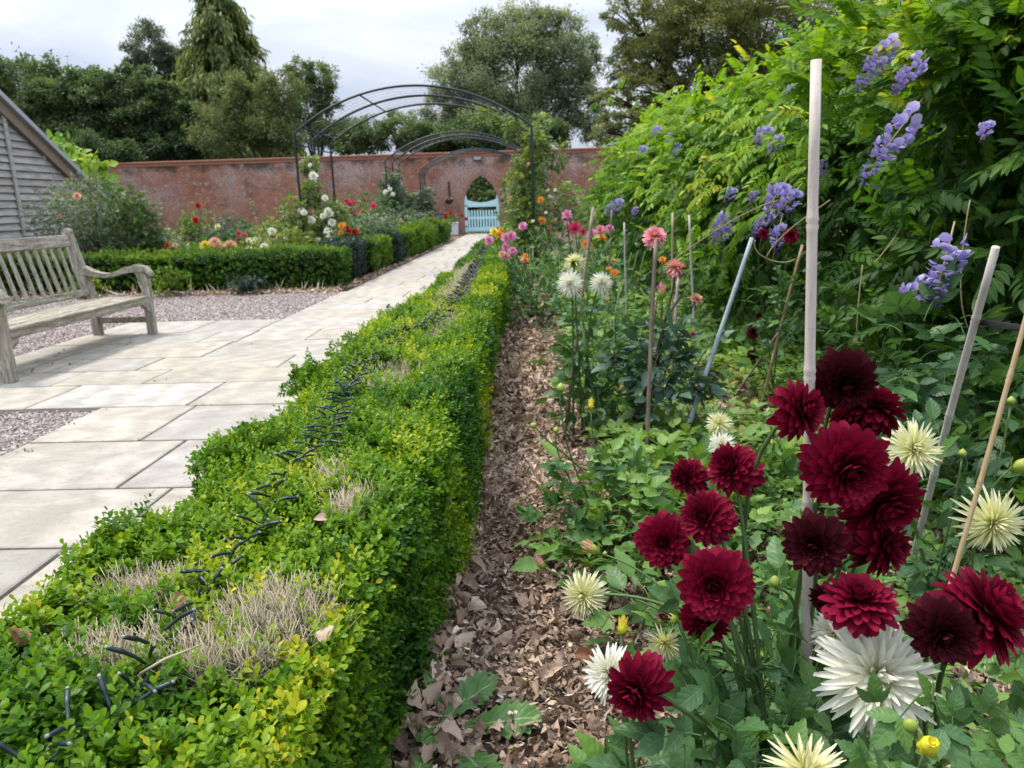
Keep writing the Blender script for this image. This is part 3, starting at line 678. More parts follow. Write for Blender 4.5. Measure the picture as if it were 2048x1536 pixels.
c_blue = cane_px('bluish grey leaning cane that ends under the wisteria racemes', (1503, 476), 3.3, (1357, 915), 3.05, 10, 1.0, [(1470, 578), (1430, 700)])
cane_px('brown upright cane behind the tall pink dahlia bloom', (1312, 478), 2.95, (1291, 945), 2.88, 8.5, .75, [(1306, 640), (1298, 790)])
cane_px('dark weathered cane leaning behind the three cream cactus dahlias', (1186, 415), 3.75, (1163, 600), 3.6, 7.5, .75, [(1175, 500)])
cane_px('tan cane rising behind the fading peach dahlia', (1346, 425), 4.6, (1345, 560), 4.6, 5, .5)
cane_px('slim grey cane before the dark gap under the wisteria, beside the tall pink dahlia', (1249, 445), 5.2, (1251, 560), 5.2, 4, .25)
cane_px('slender pale cane between the peach dahlia and the leaning bluish cane', (1379, 430), 4.4, (1385, 575), 4.4, 5, .25)
cane_px('grey stake behind the dark leaves of the pink dahlia plant', (1357, 545), 3.45, (1338, 850), 3.4, 7, .3)
cane_px('twig-like cane at the pink and orange dahlias under the far wisteria', (1224, 420), 6.2, (1220, 520), 6.2, 3.5, .72)
cane_px('brown cane among the dark burgundy dahlias under the wisteria', (1605, 490), 3.7, (1525, 800), 3.75, 7, .55)
cane_px('thinner dark cane crossing the brown one at the burgundy dahlias', (1575, 640), 3.9, (1470, 790), 4.0, 5, .72)
for (px, py) in ((1385, 808), (1377, 833)):
    q = AT(px, py, 3.05+.25*(920-py)/440); an = np.linspace(0, 2*PI, 15); Acc().add(tube(np.c_[q[0]+.013*np.cos(an), q[1]+.013*np.sin(an), q[2]+.006*np.sin(an*2)], .0022, 5)).build('wire_tie', M['wire'], c_blue)
# cable tie joining two canes
a = Acc(); p0 = AT(1958, 643, 1.70); p1 = AT(2052, 658, 1.50)
M['tie'] = plain('black_tie', (.010, .011, .012), .38, .5, .2, 200, .3)
d = p1-p0; Rt = frames(d[None], np.array([[0, 0, 1.0]]))[0]
a.add(box((p0+p1)/2, (.004, np.linalg.norm(d), .014), Rt, .001)); a.add(box(p0, (.016, .022, .016), Rt, .002))
an = np.linspace(0, 2*PI, 17); a.add(tube(np.c_[p0[0]+.012*np.cos(an), p0[1]+.012*np.sin(an), np.full(17, p0[2])], .004, 6))
tag(a.build('cable_tie', M['tie']), 'black plastic cable tie strapped from the grey leaning cane to the golden one', 'cable tie')
# ------------------------------------------------------------------ box hedging
def sprig(nl, hi, L=.0185, W=.0132):
    """a box shoot: opposite leaf pairs along a short stem; leaf coords keep the age along the shoot in tint"""
    ts = []
    lf = leaf(L, W, 4, 2, 'obov', .22, .12) if hi == 2 else leaf(L, W, 3, 2, 'obov', .25, .1) if hi == 1 else leaf(L, W*1.1, 1, 2, 'flat', .25, .05)
    if hi == 0: lf = T([[0, 0, 0], [W*.6, L*.55, .002], [0, L, -.001], [-W*.6, L*.55, .002]], [[0, 1, 2, 3]])
    for k in range(nl):
        h = .008+k*.0085; an = (k % 2)*PI/2+k*.25; sz = 1.0 if k < nl-2 else .85-.16*(k-nl+2)
        tilt = .75-.5*(1-k/nl)+.2
        for s in (0, 1):
            R = rotz(an+s*PI) @ rotx(tilt*.75+.15)
            ts.append(lf.tf(R, (0, 0, h), sz, .22*k/nl-.05))
    ts.append(lf.tf(rotz(.7) @ rotx(1.25), (0, 0, .008+nl*.0085), .6, .22))
    return join(ts)
SPR = {2: [sprig(5, 2), sprig(4, 2), sprig(6, 2, .016, .009)], 1: [sprig(5, 1), sprig(4, 1)], 0: [sprig(4, 0, .02, .013), sprig(3, 0, .02, .013)]}
def put_sprigs(acc, lod, p, d, k, tint, mi=0):
    d = norm(d); ref = rn(len(p), 3); x = norm(np.cross(d, ref)); y = np.cross(d, x); R = np.stack([x, y, d], -1)
    w_ = rng.integers(0, len(SPR[lod]), len(p))
    for v in range(len(SPR[lod])):
        q = w_ == v; acc.inst(SPR[lod][v], p[q], R[q], k[q] if np.ndim(k) else k, tint[q], mi)
def box_surface(n, x0, x1, y0, y1, h, lump=.03, fx=3.2, seed=5, ends=(True, True)):
    """points and outward normals on a clipped hedge with uneven faces"""
    A = [(x1-x0)*(y1-y0), (y1-y0)*h, (y1-y0)*h]+[(x1-x0)*h if e else 0 for e in ends]; A = np.array(A)/sum(A)
    f = rng.choice(5, n, p=A); u = rnd(n); v = rnd(n); P = np.zeros((n, 3)); Nn = np.zeros((n, 3))
    q = f == 0; P[q] = np.stack([x0+u[q]*(x1-x0), y0+v[q]*(y1-y0), np.full(q.sum(), h)], 1); Nn[q] = (0, 0, 1)
    for fi, xx, sx in ((1, x0, -1), (2, x1, 1)):
        q = f == fi; P[q] = np.stack([np.full(q.sum(), xx), y0+v[q]*(y1-y0), u[q]**.8*h], 1); Nn[q] = (sx, 0, 0)
    for fi, yy, sy in ((3, y0, -1), (4, y1, 1)):
        q = f == fi; P[q] = np.stack([x0+v[q]*(x1-x0), np.full(q.sum(), yy), u[q]**.8*h], 1); Nn[q] = (0, sy, 0)
    # round the top edges
    e = .05; cx = np.clip(P[:, 0], x0+e, x1-e); cyy = np.clip(P[:, 1], y0+e, y1-e) if all(ends) else P[:, 1]; cz = np.minimum(P[:, 2], h-e)
    dlt = P-np.stack([cx, cyy, cz], 1); ln = np.linalg.norm(dlt, axis=1, keepdims=True); dn = dlt/np.maximum(ln, 1e-6)
    edge = (ln[:, 0] > 1e-4); P[edge] = (np.stack([cx, cyy, cz], 1)+dn*np.minimum(ln, e))[edge]; Nn[edge] = norm(dn*.8+Nn*.4)[edge]
    P += Nn*(lump*snoise(P, fx, seed)+lump*.7*snoise(P, fx*3.3, seed+1))[:, None]
    return P, Nn
def hedge_core(name, parent, x0, x1, y0, y1, h, inset=.07):  # dark block added inside the hedge to stop light passing through
    a = Acc(); L = y1-y0-2*inset; n = max(1, int(L/.25)); ys = np.linspace(y0+inset, y1-inset, n+1); xs = [x0+inset, x0+inset+.04, x1-inset-.04, x1-inset]
    V = []; 
    for y in ys:
        for (x, z) in ((xs[0], 0), (xs[0], h-inset-.05), (xs[1], h-inset), (xs[2], h-inset), (xs[3], h-inset-.05), (xs[3], 0)):
            p = np.array([x, y, z]); 
            if z > 0: p = p+.018*snoise(p[None]*1.0, 9, 3)[0]
            V.append(p)
    F = [[i*6+j, i*6+j+1, (i+1)*6+j+1, (i+1)*6+j] for i in range(n) for j in range(5)]
    F += [[0, 1, 4, 5], [1, 2, 3, 4]]; b = n*6; F += [[b+5, b+4, b+1, b], [b+4, b+3, b+2, b+1]]
    a.add(T(V, F)).build(name, M['hedge_core'], parent)

# main hedge along the path
hedge = empty('box_hedge', (-.58, 5, 0), 'long clipped box hedge along the path with string lights and bare brown patches on top', 'hedge')
HX0, HX1, HH = -.848, -.275, .478
PATCH = [(800, 745, .20, .34), (760, 775, .12, .05), (905, 585, .10, 1.1), (885, 655, .12, .6), (490, 1235, .15, .085), (560, 1190, .09, .06), (310, 1160, .13, .055), (665, 955, .05, .12), (210, 1300, .07, .05), (930, 545, .08, 1.2), (700, 1000, .05, .1), (420, 1300, .10, .05)]
PC = [(GR(x, y, HH), rx*.88, ry*.9) for x, y, rx, ry in PATCH]
def deadness(p):
    d = np.zeros(len(p))
    for c_, rx, ry in PC:
        q = np.exp(-(((p[:, 0]-c_[0])/rx)**2+((p[:, 1]-c_[1])/ry)**2)*1.1); d = np.maximum(d, q)
    return d*(p[:, 2] > HH-.09)
a = Acc(); tw = Acc()
for lod, y0, y1, den, k in ((2, .42, 2.6, 4700, 1.0), (1, 2.6, 5.4, 2500, 1.22), (0, 5.4, 11.0, 1500, 1.55), (0, 11.0, 29.0, 420, 2.6)):
    area = (y1-y0)*(.6+.5*2); n = int(area*den); P, Nn = box_surface(n, HX0, HX1, y0, y1, HH, .024, 3.4, 5, (False, False))
    left = P[:, 0] < -.77
    P[:, 0] += np.where(left, .045*snoise(P[:, 1:2]*np.array([1.0]), 5.0, 9)+.02, 0)       # ragged outer edge
    dd = deadness(P)+.18*snoise(P, 25, 11)*(deadness(P) > .15)
    keep = rnd(len(P)) > np.clip((dd-.42)*2.6, 0, .93)
    keep &= (P[:, 0]/np.maximum(P[:, 1], .3) > -1.6)
    P, Nn, dd = P[keep], Nn[keep], dd[keep]; n = len(P)
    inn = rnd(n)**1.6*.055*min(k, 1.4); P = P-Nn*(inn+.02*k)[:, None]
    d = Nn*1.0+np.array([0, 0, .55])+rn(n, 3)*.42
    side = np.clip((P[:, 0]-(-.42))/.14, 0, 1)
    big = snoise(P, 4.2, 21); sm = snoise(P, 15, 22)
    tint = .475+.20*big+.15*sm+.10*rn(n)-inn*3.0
    tint += np.where(Nn[:, 2] < .4, -.15, .05)  # bright top and shaded sides put into the leaf tint
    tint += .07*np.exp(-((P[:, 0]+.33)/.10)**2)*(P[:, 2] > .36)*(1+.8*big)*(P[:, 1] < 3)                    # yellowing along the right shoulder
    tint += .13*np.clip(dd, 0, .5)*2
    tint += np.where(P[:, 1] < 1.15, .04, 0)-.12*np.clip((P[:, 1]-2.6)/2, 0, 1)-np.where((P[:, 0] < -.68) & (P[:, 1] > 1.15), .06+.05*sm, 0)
    tint = np.where(rnd(n) < .025, tint+.25, tint)
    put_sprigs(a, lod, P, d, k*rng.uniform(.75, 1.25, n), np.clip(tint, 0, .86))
# taller tufts along the path side, as in the uneven trim
for (px, py, s) in ((715, 690, .055), (625, 750, .045), (500, 880, .035), (455, 905, .03), (870, 600, .03), (240, 1090, .035), (800, 625, .04)):
    c_ = GR(px, py, HH+.01); n = int(230 if c_[1] < 3 else 130); lod = 2 if c_[1] < 2.6 else 1
    p = c_+rn(n, 3)*np.array([s, s*1.3, s*.6])*.9-[0, 0, .03]; d = rn(n, 3)*.6+[0, 0, .8]
    put_sprigs(a, lod, p, d, rng.uniform(.85, 1.15, n), np.clip(.40+.12*rn(n), 0, .8))
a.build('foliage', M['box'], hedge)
hedge_core('light_block_core', hedge, HX0+.02, HX1-.01, .40, 29.0, HH-.02, .075)
tt = tube([[0, 0, 0], [.001, .001, .5], [0, .002, 1]], [.016, .014, .010], 3)
n = 17000; ci = rng.integers(0, len(PC), n); base = np.array([PC[i][0] for i in ci]); rr = np.array([[PC[i][1], PC[i][2]] for i in ci])
P = base+np.c_[rn(n, 2)*rr*.62, np.full(n, -.065)+rnd(n)*.035]; P = P[deadness(P+[0, 0, .07]) > .22]; P = P[(P[:, 0] > HX0) & (P[:, 0] < HX1+.01)]
n = len(P); d = norm(rn(n, 3)*.7+[0, 0, 1]); x = norm(np.cross(d, rn(n, 3))); R = np.stack([x, np.cross(d, x), d], -1)*np.array([1, 1, 1.0])
Rs = np.stack([x*.9, np.cross(d, x)*.9, d], -1); L_ = rng.uniform(.025, .075, n)*np.where(P[:, 1] > 4, 1.4, 1)
tw.inst(T(tt.V*np.array([1, 1, 1]), tt.F), P, Rs, L_, 0)
fork = T(tt.V @ rotx(.6).T*.45+np.array([0, 0, .55]), tt.F); tw.inst(fork, P, Rs, L_, 0)
tag(tw.build('dead_twigs', M['twig'], hedge), kind=None)

# other box blocks beyond
def box_block(label, x0, x1, y0, y1, h, den, mat='box_far', base=.45, k=1.7, name='box_hedge', cat='hedge', group=None, lump=.045):
    e_ = empty(name, ((x0+x1)/2, (y0+y1)/2, 0), label, cat, group)
    n = int(((x1-x0)*(y1-y0)+2*h*(y1-y0)+2*h*(x1-x0))*den); P, Nn = box_surface(n, x0, x1, y0, y1, h, lump, 2.6, int(abs(x0*7+y0*3)) % 40+1)
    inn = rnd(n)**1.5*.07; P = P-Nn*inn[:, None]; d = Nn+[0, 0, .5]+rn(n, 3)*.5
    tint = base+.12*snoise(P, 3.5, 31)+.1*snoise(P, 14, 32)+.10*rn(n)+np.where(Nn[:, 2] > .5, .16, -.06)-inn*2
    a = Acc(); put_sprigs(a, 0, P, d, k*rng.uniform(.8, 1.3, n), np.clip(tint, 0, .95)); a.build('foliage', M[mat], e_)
    hedge_core('light_block_core', e_, x0+.01, x1-.01, y0+.01, y1-.01, h-.02, .08)
    return e_
box_block('clipped box hedge running across behind the gravel and the bench', -9.5, -2.72, 10.45, 11.05, .53, 620, base=.36)
gq = 'clipped shrubs edging the far side of the path'
box_block('dark blue-green shrub squeezed between the cross hedge corner and a bright green box bush', -3.3, -2.76, 11.35, 12.5, .60, 800, 'blueshrub', .45, 1.7, 'edging_shrub', 'shrub', gq, .06)
box_block('bright yellow-green box bush between two dark blue-green shrubs at the path edge', -3.3, -2.72, 12.75, 14.5, .56, 600, 'box_far', .62, 1.9, 'box_bush', 'shrub', gq, .06)
box_block('dark blue-green shrub just beyond the bright yellow-green box bush at the path edge', -3.3, -2.74, 14.65, 15.8, .60, 700, 'blueshrub', .42, 1.8, 'edging_shrub', 'shrub', gq, .06)
for i, (y0, y1, lb) in enumerate(((16.1, 17.9, 'first rounded green box bush after the second dark blue-green shrub along the path'), (18.0, 20.2, 'second rounded box bush of the far run, below the middle rose arch'), (20.3, 22.0, 'third rounded box bush of the far run along the path edge'), (22.1, 23.5, 'last but one box bush before the white planter by the gate'), (23.6, 24.9, 'last low box bush next to the white planter by the gate'))):
    box_block(lb, -3.35, -2.74, y0, y1, .54, 420, 'box_far', .44, 2.5, 'box_bush', 'shrub', gq, .07)
# small box seedling and dry litter along the cross hedge
def tuft(label, c_, r, h, n, mat, base, k=1.6, name='box_seedling', cat='shrub'):
    e_ = empty(name, c_, label, cat); a = Acc(); P = np.asarray(c_)+rn(n, 3)*np.array([r, r, h*.4])*.6+[0, 0, h*.55]; d = rn(n, 3)*.6+[0, 0, .7]
    put_sprigs(a, 0, P, d, k*rng.uniform(.8, 1.3, n), np.clip(base+.15*rn(n), 0, .95)); a.build('foliage', M[mat], e_)
    st = Acc(); [st.add(tube([np.asarray(c_), np.asarray(c_)+[rn(1)[0]*r*.5, rn(1)[0]*r*.5, h*.8]], .006, 5)) for _ in range(5)]; st.build('stem', M['stem_dark'], e_)
p = GR(398, 583); p[1] = 10.14; p[0] = -5.0; tuft('small green box seedling growing at the foot of the cross hedge', (p[0], p[1], 0), .2, .36, 200, 'box_far', .58)
p = GR(535, 575); p[1] = 10.18; p[0] = -3.95; tuft('dark bluish weed at the foot of the cross hedge near the path', (p[0], p[1], 0), .22, .22, 110, 'blueshrub', .6, 2.2, 'leafy_weed', 'weed')
p = GR(195, 590); p[1] = 10.15; p[0] = -6.2; tuft('low yellowish box seedling seen between the bench arm and the cross hedge', (p[0], p[1], 0), .2, .28, 160, 'box_far', .68)

# ------------------------------------------------------------------ string lights on the hedge
CB = [(20, 1560), (150, 1470), (255, 1420), (290, 1340), (335, 1265), (385, 1230), (432, 1165), (480, 1100), (520, 1045), (545, 1000), (600, 935), (640, 890), (665, 850), (690, 795), (715, 755), (745, 715), (815, 672), (880, 640), (918, 600), (936, 565), (950, 535), (962, 512), (972, 496)]
cb = np.array([GR(x, y, HH+.012) for x, y in CB]); cb[:, 2] += .006*np.sin(np.arange(len(cb))*2.1)+.022*np.clip((cb[:, 1]-1.3)/.5, 0, 1)-.010
ss = np.concatenate([[0], np.cumsum(np.linalg.norm(np.diff(cb, axis=0), axis=1))]); sm = np.linspace(0, ss[-1], 300)
cbl = np.stack([np.interp(sm, ss, cb[:, i]) for i in range(3)], 1); cbl += .004*np.stack([np.sin(sm*60), np.cos(sm*45), np.sin(sm*80)], 1)
lights = empty('string_light', cb[0], 'dark green cluster string light lying along the top of the box hedge', 'string light')
a = Acc(); a.add(tube(cbl, .0014, 5)); a.add(tube(cbl+.004*np.stack([np.cos(sm*110), np.sin(sm*110), np.cos(sm*90)], 1), .0011, 5)); 
M['lightgreen'] = plain('dark_green_plastic', (.010, .022, .026), .38, .5, .3, 60, .1); M['clear'] = plain('led_tip', (.24, .245, .22), .3, .5, .1)
a.build('cable', M['lightgreen'], lights)
def led(Ln, bend):
    P = np.array([[0, 0, 0], [.001, Ln*.3, .003+bend*.2], [0, Ln*.62, .004+bend*.6], [0, Ln*.64, .004+bend*.62], [0, Ln*.8, .003+bend*.8], [0, Ln*.93, .002+bend], [0, Ln, .002+bend*1.05]])
    a = Acc(); a.add(tube(P, [.0017, .0025, .0028, .0036, .0033, .0030, .0028], 7), 0); a.add(tube([P[-1]-[0, .002, 0], P[-1]+[0, .0035, 0]], [.0027, .0020], 7), 1)
    return a
leds = [led(.050, .005), led(.056, -.002), led(.045, .009)]
lmesh = [l.mesh('bulb', [M['lightgreen'], M['clear']]) for l in leds]
s = .02; k = 0; rest = Acc()
while s < ss[-1]-.02:
    p = np.array([np.interp(s, ss, cb[:, i]) for i in range(3)]); p[2] += .014 if p[1] < 1.7 else .004; q = np.array([np.interp(s+.03, ss, cb[:, i]) for i in range(3)]); t_ = norm((q-p)*[1, 1, 0])
    side = np.cross(t_, [0, 0, 1.0]); sg = 1 if k % 2 else -1
    wild = (.3 if (s % 1.1) < .5 else .8) if p[1] > 1.15 else 1.1
    d = norm(side*sg+t_*(rn(1)[0]*wild-.15)+np.array([0, 0, abs(rn(1)[0])*wild*.75+.02])); R = frames(d[None], np.array([[0, 0, 1.0]]))[0]
    v = rng.integers(0, 3); kk = rng.uniform(.9, 1.15)
    if k < 100:
        o = link('bulb', lmesh[v], lights); M4 = np.eye(4); M4[:3, :3] = R*kk; M4[:3, 3] = p; o.matrix_world = Matrix(M4)
        o.matrix_parent_inverse = Matrix.Translation(lights.location).inverted(); o.matrix_basis = Matrix(M4)
    else:
        for pc in leds[v].p: rest.inst(T(pc[0], pc[1]-pc[1].min()), p, R[None], kk*1.15, 0, int(pc[4][0]))
    s += (.027 if p[1] < 2.2 else .022)*rng.uniform(.5, 1.5); k += 1
if rest.n: tag(rest.build('far_bulbs', [M['lightgreen'], M['clear']], lights), kind='stuff')
# ------------------------------------------------------------------ wisteria
def pinnate(np_, Ll, Wl, Lr, nl, nw, droop, spread=.88):
    ts = []; y = lambda s: s*Lr
    z = lambda s: -droop*s*s*Lr
    lf = leaf(Ll, Wl, nl, nw, 'ovate', .22, .14)
    for k in range(np_):
        s = .25+.68*k/np_
        for sg in (-1, 1):
            R = rotx(-2*droop*s*.6) @ rotz(-sg*(spread-.25*k/np_)) @ rotx(-.25-.25*rnd(1)[0]) @ roty(sg*.25)
            ts.append(lf.tf(R, (sg*.003, y(s), z(s)), .8+.25*math.sin(PI*(k+.7)/np_), .05*rn(1)[0]))
    ts.append(lf.tf(rotx(-2*droop*.7), (0, y(.97), z(.97)), 1.0, .02))
    s = np.linspace(0, 1, 4); rc = tube(np.stack([s*0, s*Lr, -droop*s*s*Lr], 1), .0016, 3, -.1, False); ts.append(rc)
    return join(ts)
WL = {2: [pinnate(5, .074, .034, .24, 5, 2, .35), pinnate(6, .068, .029, .27, 5, 2, .6), pinnate(4, .084, .038, .24, 5, 2, .15)],
      1: [pinnate(5, .074, .034, .24, 3, 2, .4), pinnate(5, .07, .031, .26, 3, 2, .65)],
      0: [pinnate(4, .09, .042, .26, 2, 2, .35), pinnate(4, .085, .04, .26, 2, 2, .6)]}
def put(acc, tmpls, p, d, n_, k, tint, mi=0):
    w_ = rng.integers(0, len(tmpls), len(p)); R = frames(d, n_)
    k = np.broadcast_to(k, (len(p),)); tint = np.broadcast_to(tint, (len(p),))
    for v in range(len(tmpls)):
        q = w_ == v; acc.inst(tmpls[v], p[q], R[q], k[q], tint[q], mi)
def mound(n, c, r, h, zmin=.0, seed=1, pw=2.6, amp=.10):
    """points and normals on a rounded mound (centre, radii, height), uneven outline"""
    th = rnd(n)*2*PI; u = rnd(n)
    z = u
    rad = (1-np.clip(z, 0, 1)**pw)**(1/pw)
    p = np.stack([np.cos(th)*rad, np.sin(th)*rad, z], 1)
    # lid points
    lid = rnd(n) < .30; rr = np.sqrt(rnd(n))*.98; z2 = (1-rr**pw)**(1/pw)
    p[lid] = np.stack([np.cos(th)*rr, np.sin(th)*rr, z2], 1)[lid]
    g = np.stack([np.sign(p[:, 0])*np.abs(p[:, 0])**(pw-1)/r[0], np.sign(p[:, 1])*np.abs(p[:, 1])**(pw-1)/r[1], np.abs(p[:, 2])**(pw-1)/h], 1)
    nn = norm(g); P = p*np.array([r[0], r[1], h-zmin])+np.array([c[0], c[1], zmin])
    lump = snoise(P, 2.4, seed)*amp+snoise(P, 6.5, seed+1)*amp*.6
    return P+nn*lump[:, None], nn, lump/amp
def visible(P, margin=.12):
    v = P-CAMP; z = v @ cf; x = (v @ cr)/np.maximum(z, .05); y = (v @ cu)/np.maximum(z, .05)
    return (z > .2) & (np.abs(x) < 1024/FPX+margin) & (np.abs(y) < 768/FPX+margin)
MO = {}
def onmound(key, px, py, off=1.10):
    c, r, h, z0 = MO[key]; best = (9e9, 3.0)
    for Y in np.linspace(.9, 16, 900):
        p = AT(px, py, Y); v = (abs(p[0]-c[0])/r[0])**2.6+(abs(p[1]-c[1])/r[1])**2.6+(max(0, p[2]-z0)/(h-z0))**2.6
        if v <= off**2.6: return Y
        if v < best[0]: best = (v, Y)
    return best[1]
def wisteria(label, c, r, h, n, lod, seed, k=1.0, zmin=.12, bright=0.0, amp=.10):
    MO[seed] = (c, r, h, zmin); e_ = empty('wisteria', (c[0], c[1], 0), label, 'wisteria', 'wisterias trained in a row along the bed'); a = Acc()
    for layer, (inset, frac) in enumerate(((0.0, .58), (.20, .22), (.36, .20))):
        if layer == 0:                       # leafy shoots: fronds fanning out round a growing tip
            ns = int(n*frac/8); S, sn, sl = mound(ns, c, r, h, zmin, seed, 2.6, amp)
            sd = norm(sn*.8+rn(ns, 3)*.45+np.c_[np.zeros((ns, 2)), np.where(S[:, 2] > h*.55, .55, -.25)]); lk = rng.uniform(.12, .36, ns)
            i = np.repeat(np.arange(ns), 8); m_ = len(i); t_ = np.tile(np.arange(8)/7.0, ns)
            P = S[i]-sn[i]*.10+sd[i]*(lk[i]*t_)[:, None]; nn = sn[i]; lump = sl[i]+.8*(rn(ns)*.5)[i]
            keep = visible(P, .42) & (nn[:, 0] < .75); P, nn, lump, i, t_ = P[keep], nn[keep], lump[keep], i[keep], t_[keep]; m_ = len(P)
            d = sd[i]*(.35+.5*t_)[:, None]+rn(m_, 3)*.55; up = nn*.4+np.array([0, 0, .9])+rn(m_, 3)*.25+sd[i]*.2
        else:
            m_ = int(n*frac); P, nn, lump = mound(m_, c, r, h, zmin, seed, 2.6, amp); P = P-nn*(inset+rnd(m_)*.12)[:, None]
            keep = visible(P, .42) & (nn[:, 0] < .75); P, nn, lump = P[keep], nn[keep], lump[keep]; m_ = len(P)
            d = nn*.75+rn(m_, 3)*.45+[0, 0, -.25]; up = nn*.45+np.array([0, 0, .8])+rn(m_, 3)*.2
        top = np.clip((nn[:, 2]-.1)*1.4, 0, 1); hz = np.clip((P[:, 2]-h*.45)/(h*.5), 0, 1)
        tint = .31+bright+.15*top+.17*hz+.08*lump+.07*rn(m_)-.09*layer  # lit tops and shaded lower, inner leaves put into the tint
        tint = np.where((rnd(m_) < .015) & (top > .3) & (layer == 0), .88+.1*rnd(m_), tint)
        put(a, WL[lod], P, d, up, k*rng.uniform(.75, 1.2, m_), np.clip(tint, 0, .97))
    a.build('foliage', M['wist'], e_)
    st = Acc()
    for i in range(9):
        b = np.array([c[0]+.15+rn(1)[0]*.1, c[1]+(i-4)*r[1]*.17, 0]); t_ = np.array([c[0]+.1+rn(1)[0]*r[0]*.2, b[1]+np.clip(rn(1)[0], -1, 1)*.2, h*.75])
        st.add(tube(bez(b, b+[rn(1)[0]*.1, rn(1)[0]*.12, h*.3], t_+[rn(1)[0]*.1, rn(1)[0]*.12, -h*.3], t_, 12), np.linspace(.035, .012, 12), 7))
    st.build('trunk', M['bark'], e_)
    return e_
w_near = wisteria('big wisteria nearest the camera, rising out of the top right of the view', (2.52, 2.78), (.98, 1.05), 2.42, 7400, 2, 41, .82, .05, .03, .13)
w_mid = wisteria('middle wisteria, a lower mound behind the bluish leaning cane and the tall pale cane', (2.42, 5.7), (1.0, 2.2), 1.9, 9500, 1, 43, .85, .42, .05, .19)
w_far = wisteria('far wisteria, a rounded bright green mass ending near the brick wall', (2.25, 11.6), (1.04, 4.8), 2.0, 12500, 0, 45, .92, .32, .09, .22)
# named sprays: yellowing new shoots and long whips
def spray(acc, pts, lod, k, tint, d=None):
    p = np.array(pts); n = len(p); dd = rn(n, 3)*.35+(np.array([-.5, -.5, -.1]) if d is None else np.asarray(d)); put(acc, WL[lod], p, dd, np.array([[0, -.3, 1.0]])+rn(n, 3)*.25, k*rng.uniform(.8, 1.15, n), tint-.04+.05*rn(n))
ay = Acc()
for (px, py, Y, n, s, tn) in ((1800, 30, 2.05, 12, .10, .82), (1850, 15, 2.05, 8, .08, .9), (1790, 90, 2.0, 7, .07, .88), (1900, 130, 1.95, 7, .07, .93), (1850, 185, 1.85, 6, .06, .95), (1905, 165, 1.85, 6, .06, .9), (1700, 200, 2.15, 14, .10, .72), (1660, 240, 2.2, 12, .10, .7), (1720, 110, 2.15, 14, .10, .74), (1760, 40, 2.15, 12, .09, .76), (1680, 150, 2.2, 10, .09, .72), (1960, 40, 1.75, 10, .10, .68), (2020, 90, 1.55, 6, .06, .62), (1935, 105, 1.8, 6, .07, .7)):
    Y = onmound(41, px, py); spray(ay, AT(px, py, Y)+rn(n, 3)*s*1.1, 2, .8, tn, (-.45, -.35, .55))
ay.build('young_sprays', M['wist'], w_near)
ay = Acc()
for (px, py, Y, n, s, tn) in ((1480, 330, 3.7, 12, .14, .84), (1560, 340, 3.4, 16, .14, .78), (1450, 350, 3.9, 10, .1, .92), (1600, 330, 3.3, 10, .1, .8), (1555, 250, 4.0, 10, .12, .86), (1530, 230, 4.2, 8, .12, .9), (1400, 415, 4.2, 8, .12, .75), (1440, 455, 3.9, 10, .12, .8), (1380, 470, 4.2, 8, .10, .66), (1500, 410, 3.6, 10, .12, .72)):
    Y = onmound(43, px, py); spray(ay, AT(px, py, Y)+rn(n, 3)*s, 1, .8, tn, (-.6, -.4, -.1))
ay.build('young_sprays', M['wist'], w_mid)
ay = Acc()
for (px, py, Y, n, s, tn) in ((1340, 265, 7.5, 18, .22, .92), (1330, 290, 7.5, 14, .22, .9), (1400, 290, 6.8, 10, .15, .85), (1250, 370, 8.5, 14, .25, .82), (1350, 330, 7.0, 12, .2, .86), (1240, 400, 8.5, 12, .25, .78), (1360, 410, 6.6, 10, .18, .88), (1300, 250, 8.5, 14, .3, .76)):
    Y = onmound(45, px, py); spray(ay, AT(px, py, Y)+rn(n, 3)*s, 0, .9, tn, (-.6, -.4, 0))
ay.build('young_sprays', M['wist'], w_far)
for P in (((1560, 400, 3.5), (1480, 420, 3.6), (1420, 440, 3.7), (1370, 500, 3.8), (1310, 545, 3.9)), ((1660, 400, 3.0), (1620, 430, 3.1), (1560, 470, 3.2), (1530, 520, 3.25)), ((1510, 480, 3.3), (1510, 510, 3.28), (1560, 530, 3.3), (1590, 518, 3.3))):
    Q = [AT(*q) for q in P]; Acc().add(tube(bez(Q[0], Q[1]*1.5-Q[0]*.25-Q[2]*.25, Q[-2]*1.5-Q[-1]*.25-Q[-3]*.25, Q[-1], 16), .0032, 5)).build('whip', M['stem_tan'], w_mid)
for P in (((1940, 400, 2.45), (1925, 480, 2.42), (1905, 560, 2.4), (1905, 620, 2.4), (1945, 670, 2.4)), ((1810, 440, 2.7), (1780, 490, 2.65), (1745, 530, 2.65)), ((1725, 530, 2.75), (1715, 620, 2.7), (1712, 700, 2.7))):
    Q = [AT(*q) for q in P]; Acc().add(tube(bez(Q[0], Q[1], Q[-2], Q[-1], 16), .0020, 5)).build('whip', M['stem_tan'], w_near)

